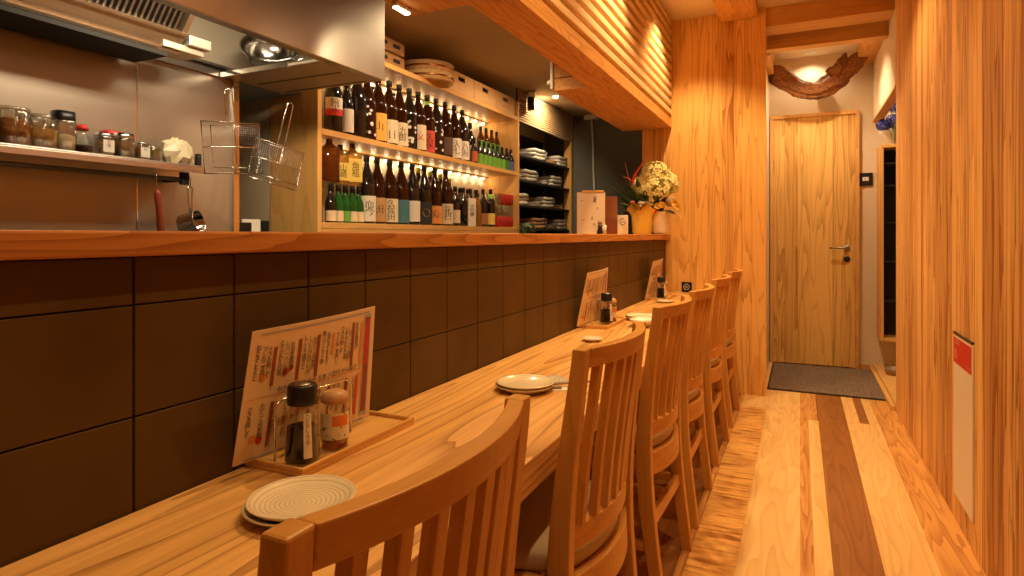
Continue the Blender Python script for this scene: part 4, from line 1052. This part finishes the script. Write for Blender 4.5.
tx = MB(); put_glyphs(tx, kan('火', .02), lambda x, y: Vector((x-.009, -.0126, .074+y))); tx.done('emblem_mark', m_ink, t)
p = W(628, X=-1.13); p.z = ZB
o = MB().box(-.03, .03, -.02, .02, 0, .165).done('speaker_box', m_black, None, .004); o.location = p; tag(o, 'small black box partly hidden behind the emblem card', 'box')
# potted flower gifts
random.seed(5)
def leafblade(m, base, tip, w, mi=0, bend=.03):
    base, tip = Vector(base), Vector(tip); d_ = tip-base; s_ = d_.cross(Vector((0, 0, 1)));
    s_ = s_.normalized() if s_.length > 1e-5 else Vector((1, 0, 0))
    nn = s_.cross(d_).normalized()
    L, Rr, Mi = [], [], []
    for k in range(7):
        f = k/6; c = base+d_*f+nn*bend*math.sin(f*math.pi); ww = w*math.sin(math.pi*min(1, f*.92+.06))**.8
        L.append(c-s_*ww-nn*ww*.25); Mi.append(c); Rr.append(c+s_*ww-nn*ww*.25)
    m.rings([L, Mi], mi, True, False); m.rings([Mi, Rr], mi, True, False)
pA = W(642, X=-1.03); pA.z = ZB
t = thing('flower_arrangement', 'bird of paradise bouquet in yellow-wrapped pot on the bar ledge', 'flowers', pA)
m = MB(); rs = []
for z, r in ((0, .062), (.02, .068), (.08, .074), (.13, .080), (.165, .088), (.19, .105)):
    rs.append([(r*math.cos(a)*(1+(.10 if z > .15 else .03)*math.sin(9*a+z*30)), r*math.sin(a)*(1+(.1 if z > .15 else .03)*math.sin(9*a+z*30)), z+(.025*math.sin(5*a) if z > .15 else 0)) for a in [k*2*math.pi/40 for k in range(40)]])
V = rs; m.rings(rs, 0, True, True, False); m.face([v for v in rs[0][::-1]])
m.done('wrapping_paper', m_wrap, t)
MB().lathe([(0, .002), (.05, .002), (.058, .12), (0, .12)], seg=20).done('inner_pot', m_ceramb, t)
m = MB()
for (dx, dy, dz, w) in ((-.20, .0, .32, .045), (-.24, .02, .22, .04), (-.12, -.05, .38, .04), (.05, -.06, .32, .04), (-.05, .05, .42, .035), (-.15, -.08, .22, .045), (.0, -.1, .28, .04), (-.26, -.03, .38, .03), (.1, -.03, .2, .03), (-.03, -.06, .24, .05), (-.10, -.02, .30, .05), (.02, .03, .36, .04), (-.17, .04, .27, .045), (-.08, -.10, .33, .035), (-.14, -.04, .44, .03), (-.02, -.08, .40, .03)):
    leafblade(m, (dx*.1, dy*.1, .13), (dx, dy, dz), w, 0)
m.done('foliage', m_leaf, t)
m = MB()
for (dx, dy, dz) in ((-.13, .02, .52), (-.06, .03, .47)): m.tube([(0, 0, .13), (dx*.5, dy, dz*.55), (dx, dy, dz)], [.004, .003, .0015], 6)
m.done('twigs', plain('red_twig', (.28, .06, .03), .6), t)
m = MB(); leafblade(m, (-.06, -.06, .36), (.04, -.07, .53), .02, 0, .015); leafblade(m, (-.04, -.06, .37), (-.13, -.06, .42), .018, 0, .01); leafblade(m, (-.05, -.07, .36), (.01, -.09, .47), .02, 0, .02)
m.done('red_bracts', plain('bract_red', (.72, .07, .02), .4), t)
m = MB()
for k in range(16):
    a = random.uniform(0, 6.28); r = random.uniform(.02, .09)
    m.ball((r*math.cos(a), r*math.sin(a)-.02, random.uniform(.19, .24)), random.uniform(.012, .02), 0 if k % 3 else 1, 8, (1, 1, .7), .1)
m.done('small_blossoms', [m_white, plain('pink_petal', (.75, .15, .12), .5)], t)
m = MB()
for (a, l) in ((200, .15), (250, .12), (300, .14)):
    leafblade(m, (.06*math.cos(R_(a)), .06*math.sin(R_(a)), .15), (l*math.cos(R_(a)), l*math.sin(R_(a)), .225), .032)
m.done('paper_points', m_wrap, t)
pB = W(663, X=-.955); pB.y = min(pB.y, 4.53); pB = Vector((-.915, 4.45, ZB))
t = thing('hydrangea_pot', 'cream hydrangea in a white pot against the end wall', 'flowers', pB)
MB().lathe([(0, 0), (.055, 0), (.062, .02), (.085, .16), (.088, .165), (.082, .165), (.06, .05), (0, .04)], seg=28).done('pot', plain('white_pot', (.88, .76, .62), .35), t)
MB().lathe([(0, .14), (.076, .145), (0, .15)], seg=20).done('soil', m_blackm, t)
m = MB()
def floret(m, c, nrm, s, mi):
    nrm = nrm.normalized(); a_ = nrm.cross(Vector((.3, .2, 1))).normalized(); b2 = nrm.cross(a_)
    ro = random.uniform(0, 1.5)
    for q in range(4):
        an = ro+q*math.pi/2; d1 = a_*math.cos(an)+b2*math.sin(an); d2 = a_*math.cos(an+.6)+b2*math.sin(an+.6); d0 = a_*math.cos(an-.6)+b2*math.sin(an-.6)
        m.face([c, c+d0*s*.75+nrm*s*.2, c+d1*s+nrm*s*.05, c+d2*s*.75+nrm*s*.2], mi)
for (cx, cy, cz, R1) in ((-.03, -.03, .42, .105), (-.10, -.04, .34, .09), (.05, -.02, .36, .085), (-.01, -.08, .32, .09)):
    for k in range(130):
        z = random.uniform(-.6, 1); a = random.uniform(0, 6.28); q = math.sqrt(1-z*z)
        nn = Vector((q*math.cos(a), q*math.sin(a), z)); floret(m, Vector((cx, cy, cz))+nn*R1*random.uniform(.88, 1.05), nn, .026, 0)
m.done('flower_heads', m_petal, t)
MB().tube([(0, 0, .14), (-.01, -.01, .25), (-.02, -.03, .38)], .006, 8).tube([(0, 0, .14), (.03, -.01, .3)], .005, 8).tube([(0, 0, .14), (-.05, -.03, .3)], .005, 8).done('stems', m_leafl, t)
m = MB()
for (dx, dy, dz, w) in ((.12, -.08, .14, .035), (-.10, -.10, .20, .03), (.06, -.10, .26, .03), (0, -.12, .24, .04), (-.12, -.04, .25, .035)): leafblade(m, (0, 0, .16), (dx, dy, dz), w)
m.done('foliage', m_leaf, t)
m = MB()
for (dx, dy, dz, w) in ((.05, -.10, .32, .014), (.10, -.06, .33, .013), (.07, -.05, .30, .012)): leafblade(m, (-.02, -.06, .18), (dx, dy, dz), w)
m.done('pale_leaves', m_leafl, t)
MB().ball((.085, -.07, .235), .038, 0, 14, (1, 1, 1.1), .02).done('seed_head', mottled('seed_brown', (.50, .32, .18), (.36, .20, .10), 60., .8, .5), t)
m = MB()
for (dx, dz) in ((.0, .20), (.03, .21), (.12, .22), (.14, .19)):
    for k in range(7):
        a = k*.9; floret(m, Vector((dx, -.10, dz)), Vector((math.cos(a)*.4, -1, math.sin(a)*.4)), .028, 0)
m.done('yellow_lilies', plain('lily_yellow', (.85, .50, .08), .5), t)
MB().tube([(.05, -.09, .17), (.11, -.10, .175), (.16, -.10, .13), (.18, -.10, .09)], .006, 6, flat=.3).ball((-.02, -.10, .165), .016, 1, 10).ball((-.045, -.085, .155), .013, 1, 10).done('ribbon_and_berries', [m_paper, m_red], t)

# cable on the far kitchen wall
t = thing('wall_cable', 'white cable running down the dark far wall of the kitchen', 'cable')
c0 = W(590, 116, Y=5.925)
MB().box(c0.x-.05, c0.x+.10, 5.87, 5.928, 2.31, 2.358).done('junction_box', m_white, t, .006)
MB().tube([(c0.x+.02, 5.915, 2.31), (c0.x+.035, 5.915, 2.1), (c0.x+.04, 5.915, 1.8), (c0.x+.055, 5.915, 1.45), (c0.x+.06, 5.915, 1.0)], .011, 8).done('cable_run', m_white, t)

# =================================================================== entrance
dx0, dx1, dzt = -.243, .457, 2.21
dr_ = bpy.data.objects.new('door_1', None); COL.objects.link(dr_); dr_['kind'] = 'structure'
MB().box(dx0+.03, dx1-.03, 5.962, 5.985, .01, dzt-.03).done('door_leaf', m_door, dr_, .002)
MB().box(dx0, dx0+.03, 5.945, 5.999, 0, dzt).box(dx1-.03, dx1, 5.945, 5.999, 0, dzt).box(dx0+.03, dx1-.03, 5.945, 5.999, dzt-.03, dzt).done('door_frame', m_cedar_z, dr_, .002)
for z in (1.70, .35): MB().box(dx0+.026, dx0+.036, 5.955, 5.963, z, z+.11).done('hinge', m_steeld, dr_, .001)
hp = W(847, 248, Y=5.94)
hn = MB().lathe([(0, 0), (.026, 0), (.026, .012), (.016, .016), (0, .016)], seg=20, M=Matrix.Translation((hp.x, 5.962, hp.z)) @ Matrix.Rotation(R_(90), 4, 'X')).tube([(hp.x, 5.95, hp.z), (hp.x, 5.915, hp.z), (hp.x-.02, 5.91, hp.z), (hp.x-.135, 5.912, hp.z)], .008, 10).done('lever_handle', m_steeld, dr_)
MB().lathe([(0, 0), (.026, 0), (.026, .008), (.012, .012), (0, .012)], seg=20, M=Matrix.Translation((hp.x, 5.962, hp.z-.095)) @ Matrix.Rotation(R_(90), 4, 'X')).done('lock_rosette', m_black, dr_)

t = thing('door_mat', 'grey-brown rectangular entrance mat with black rubber edge before the door', 'mat')
MB().box(-.222, .562, 4.895, 5.93, .0003, .006).done('rubber_border', m_black, t, .002)
MB().box(-.207, .547, 4.91, 5.915, .006, .011).done('carpet_pile', m_mat, t, .002)

# framed black switch
q = W(866, 179, Y=5.99)
t = thing('wall_sign', 'small square black sign with pale symbol right of the door', 'sign')
MB().box(q.x-.058, q.x+.05, 5.985, 5.9995, q.z-.058, q.z+.052).done('plate', m_black, t, .003)
MB().box(q.x-.026, q.x-.008, 5.983, 5.985, q.z-.016, q.z+.016).box(q.x-.004, q.x+.02, 5.983, 5.985, q.z-.016, q.z+.016).face([(q.x-.008, 5.9825, q.z+.016), (q.x-.002, 5.9825, q.z+.016), (q.x+.004, 5.9825, q.z-.016), (q.x-.004, 5.9825, q.z-.016)]).done('symbol', m_white, t)

# driftwood hung above the door
random.seed(21)
def gnarl(m, path, rad, seg=22, amp=.22, ph=0.):
    pts = []
    P = [Vector(p) for p in path]; N = 44
    def cr(i, f):
        a, b, c, e = P[max(i-1, 0)], P[i], P[min(i+1, len(P)-1)], P[min(i+2, len(P)-1)]
        return .5*((2*b)+(c-a)*f+(2*a-5*b+4*c-e)*f*f+(3*b-a-3*c+e)*f**3)
    rs = []
    for k in range(N+1):
        u = k/N*(len(P)-1); i = min(int(u), len(P)-2); f = u-i
        c = cr(i, f); rr = rad[i]*(1-f)+rad[i+1]*f
        t_ = (cr(i, min(1, f+.05))-cr(i, max(0, f-.05))).normalized()
        a = t_.cross(Vector((0, 1, 0))).normalized(); b = Vector((0, 1, 0))
        ring = []
        for j in range(seg):
            an = 2*math.pi*j/seg
            w = 1+amp*math.sin(3*an+ph+u*1.3)+amp*1.1*math.sin(7*an+ph*2+u*.7)+amp*.8*math.sin(11*an+u*2.3)+amp*.5*math.sin(u*5+2*an)+random.uniform(-.07, .07)
            ring.append(c+(a*math.cos(an)+b*math.sin(an)*.6)*rr*w)
        rs.append(ring)
    m.rings(rs, 0, True)
YD = 5.76
def D_(px, py, y=YD): return W(px, py, Y=y)
m = MB()
gnarl(m, [D_(769, 70), D_(777, 76), D_(790, 84), D_(806, 90), D_(822, 88), D_(836, 79), D_(847, 69), D_(860, 58), D_(870, 50)], [.045, .074, .070, .066, .074, .085, .072, .050, .014], 30, .12, .4)
gnarl(m, [D_(832, 76, 5.73), D_(838, 68, 5.72), D_(842, 60, 5.72), D_(846, 53, 5.73)], [.05, .036, .03, .006], 14, .22, 2.)
gnarl(m, [D_(838, 82, 5.78), D_(849, 75, 5.77), D_(857, 68, 5.78), D_(863, 64, 5.79)], [.045, .032, .022, .010], 14, .22, 1.)
gnarl(m, [D_(780, 76, 5.76), D_(789, 74, 5.75), D_(794, 78, 5.76)], [.04, .025, .006], 12, .25, 3.)
dwd = m.done('driftwood', m_drift); tag(dwd, 'gnarled brown driftwood branch mounted on the wall above the door', 'driftwood')
q = D_(824, 92, 5.95)
t = thing('track_light', 'small white spotlight hidden just below the driftwood branch', 'light')
MB().box(q.x-.06, q.x+.05, 5.93, 5.985, q.z-.018, q.z+.015).done('fixture_body', m_white, t, .006)
MB().lathe([(0, 0), (.02, 0), (.022, .05), (0, .05)], (q.x-.02, 5.91, q.z+.012), 14).done('lamp_head', m_white, t)

# shoe cabinet in the niche and its flowers
cY = 5.74
t = thing('shoe_cabinet', 'wall-hung timber cabinet with dark open shelves in entrance niche', 'cabinet')
zt, zb_ = 1.875, .285
MB().box(.588, .612, cY, 5.998, zb_, zt).box(.612, .998, cY, 5.998, zt-.025, zt).box(.612, .998, cY, 5.998, zb_, zb_+.025).box(.974, .998, cY, 5.998, zb_+.025, zt-.025).done('carcass', m_shelfz, t, .002)
MB().box(.612, .974, 5.97, 5.995, zb_+.025, zt-.025).done('dark_back', m_blackm, t)
for z in (.60, .92, 1.24, 1.54, 1.72): MB().box(.613, .973, cY+.03, 5.97, z, z+.012).done('inner_shelf', m_blackm, t)
t = thing('hydrangea_vase', 'blue hydrangea stems in a glass vase on the shoe cabinet', 'flowers', (.70, 5.80, zt+.0005))
MB().lathe([(0, 0), (.03, 0), (.034, .004), (.026, .05), (.034, .13), (.031, .13), (.023, .05), (0, .008)], seg=18).done('vase', m_glass, t)
m = MB()
for (cx, cy, cz, R1) in ((-.02, -.03, .18, .058), (-.085, -.02, .16, .05), (.0, .0, .31, .055), (.07, -.01, .21, .055)):
    for k in range(70):
        z = random.uniform(-.7, 1); a = random.uniform(0, 6.28); q_ = math.sqrt(1-z*z); nn = Vector((q_*math.cos(a), q_*math.sin(a), z))
        floret(m, Vector((cx, cy, cz))+nn*R1*random.uniform(.85, 1.05), nn, .02, 0)
m.done('blue_heads', m_blue, t)
MB().tube([(0, 0, .02), (-.02, -.02, .16)], .004, 6).tube([(0, 0, .02), (0, 0, .27)], .004, 6).tube([(0, 0, .02), (.05, 0, .18)], .004, 6).tube([(0, 0, .02), (-.06, 0, .16)], .004, 6).done('stems', m_leafl, t)
m = MB(); 
for (dx, dy, dz, w) in ((-.13, -.03, .20, .02), (-.12, 0, .25, .018), (-.09, -.04, .12, .02), (.06, -.06, .14, .02), (-.05, 0, .29, .02)): leafblade(m, (0, 0, .12), (dx, dy, dz), w)
m.done('leaves_spray', m_leafl, t)
o = MB().lathe([(0, 0), (.05, 0), (.06, .03), (.062, .055), (.055, .055), (.05, .02), (0, .015)], seg=24).done('wooden_bowl', m_ceramb); o.location = (.665, 5.62, .0455)
tag(o, 'low brown round bowl on the floor beneath the shoe cabinet', 'bowl')

# poster box on the right wall
PY0, PY1 = W(974.5, X=XR).y, W(955.3, X=XR).y
pz0, pz1 = W(955.3, 491.6, X=XR).z, W(955.3, 333, X=XR).z
t = thing('wall_poster', 'tall white poster with red header on the cedar wall', 'poster')
MB().box(XR-.006, XR-.0005, PY0, PY1, pz0, pz1).done('white_panel', plain('poster_white', (.80, .66, .50), .5), t)
hz = pz1-.112
rh = MB().box(XR-.0068, XR-.0061, PY0+.012, PY1-.004, hz, pz1-.012).done('red_header', m_red, t)
MB().box(XR-.008, XR-.0005, PY0, PY1, pz1, pz1+.008).done('black_top_strip', m_black, t)
tx = MB(); mR = lambda u, v: Vector((XR-.0074, PY1-.01-u, hz+v))
put_glyphs(tx, glyphs('ご自由に', .026), lambda x, y: mR(.01+x, .078+y)); put_glyphs(tx, glyphs('酒', .045, .9), lambda x, y: mR(.008+x, .02+y)); put_glyphs(tx, glyphs('メニュー', .02), lambda x, y: mR(.20+x, .012+y))
tx.done('lettering', plain('poster_pale', (.85, .45, .35), .5), rh)

# =================================================================== lamps
def spot(loc, target, e, size, blend=.5, col=(1, .66, .34), rad=.03, name='lamp_spot'):
    l = bpy.data.lights.new(name, 'SPOT'); l.energy = e; l.spot_size = R_(size); l.spot_blend = blend; l.color = col; l.shadow_soft_size = rad
    o = bpy.data.objects.new(name, l); COL.objects.link(o); o.location = loc
    o.rotation_euler = (Vector(target)-Vector(loc)).to_track_quat('-Z', 'Y').to_euler(); return o
def downlight(x, y, z, lab, e, target=None, size=95, col=(1, .66, .34), rad=.03):
    t = thing('downlight', lab, 'light', (x, y, z), 0, 'recessed ceiling downlights')
    MB().lathe([(.042, -.004), (.055, -.004), (.056, -.0005), (.042, -.0005)], seg=24).done('trim_ring', m_white, t)
    MB().lathe([(0, -.0025), (.041, -.0025), (.041, -.0006), (0, -.0006)], seg=24).done('lens', m_lens, t)
    spot((x, y, z-.03), target or (x, y, 0), e, size, .6, col, rad)
WARM = (1, .67, .30)
for i, (x, y, e) in enumerate(((-.66, .45, 13), (-.66, 1.85, 58), (-.66, 3.05, 80), (-.66, 4.15, 72))):
    downlight(x, y, ZC, 'recessed ceiling downlight close to the slatted canopy, %s from the camera' % ordn[i], e, (x-.02, y, 0), 105, WARM)
for i, (x, y, e) in enumerate(((.03, .35, 31), (.03, 1.9, 46), (.03, 3.6, 58))):
    downlight(x, y, ZC, 'recessed ceiling downlight above the aisle floor, %s from the camera' % ordn[i], e, (x, y, 0), 125, WARM)
downlight(.08, 5.86, 2.72, 'recessed downlight in the entrance ceiling above the driftwood', 9, (.08, 5.86, 1.9), 140, (1, .76, .48))
downlight(.10, 5.24, 2.72, 'recessed fill downlight added to the entrance ceiling above the mat', 58, None, 130, (1, .74, .46))  # added fill for the driftwood's dark underside and the door
spot((.80, 5.5, 2.7), (.72, 5.85, 1.9), 22, 100, .6, (1, .80, .52))
# kitchen
t = thing('downlight', 'bright recessed downlight in the kitchen ceiling before the slatted header', 'light', (-1.93, 4.98, 2.36), 0, 'recessed kitchen downlights')
MB().lathe([(.032, -.004), (.045, -.004), (.046, -.0005), (.032, -.0005)], seg=24).done('trim_ring', m_white, t)
MB().ball((0, 0, -.008), .026, 0, 12, (1, 1, .6)).done('lens', m_lens, t)
spot((-1.93, 4.98, 2.33), (-2.14, 5.02, 2.1), 34, 150, .6, (1, .76, .45))
spot((-1.272, 1.78, 1.915), (-2.25, 2.25, 1.45), 34, 75, .5, (1, .74, .42), .03)
for i, (x, y, e) in enumerate(((-1.42, 1.15, 24), (-1.45, 2.75, 34), (-1.45, 3.95, 28))):  # the first is added to brighten and streak the hood front
    downlight(x, y, 2.36, 'recessed kitchen ceiling downlight %s' % ('added to light the hood front', 'opposite the left half of the bottle shelving', 'opposite the right half of the bottle shelving')[i], e, (x-.75, y, 0), 150, (1, .72, .42))
for (x, y, z, e, sx, sy, tl) in ((-1.67, 1.30, 1.95, 5.5, .05, .5, 48), (-1.72, 1.70, 2.15, 2.2, .08, .2, 5)):  # unseen fill lights added inside the hood for the jars and the bowl
    l = bpy.data.lights.new('hood_fill', 'AREA'); l.energy = e; l.shape = 'RECTANGLE'; l.size = sx; l.size_y = sy; l.color = (1, .80, .54)
    o = bpy.data.objects.new('hood_fill', l); COL.objects.link(o); o.location = (x, y, z); o.rotation_euler = (0, R_(tl), 0)

# world: faint warm ambience
w = bpy.data.worlds.new('world'); S.world = w; w.use_nodes = True
w.node_tree.nodes['Background'].inputs[0].default_value = (1, .65, .38, 1); w.node_tree.nodes['Background'].inputs[1].default_value = .008

# camera: level, vertical shift keeps the uprights parallel
cd = bpy.data.cameras.new('camera'); cam = bpy.data.objects.new('camera', cd); COL.objects.link(cam)
cd.sensor_fit = 'HORIZONTAL'; cd.sensor_width = 36.; cd.lens = 36.*F/1024.
cd.shift_y = (YH-288)/1024.
cam.location = (0, 0, H); cam.rotation_euler = (R_(90), 0, AN); cd.clip_start = .02
S.camera = cam
S.view_settings.view_transform = 'Standard'; S.view_settings.look = 'None'; S.view_settings.gamma = 1.; S.view_settings.use_curve_mapping = False
S.view_settings.exposure = 0.
S.cycles.use_denoising = True; S.cycles.max_bounces = 10; S.cycles.diffuse_bounces = 3; S.cycles.transparent_max_bounces = 12; S.cycles.sample_clamp_indirect = 6.; S.cycles.caustics_reflective = False; S.cycles.caustics_refractive = False
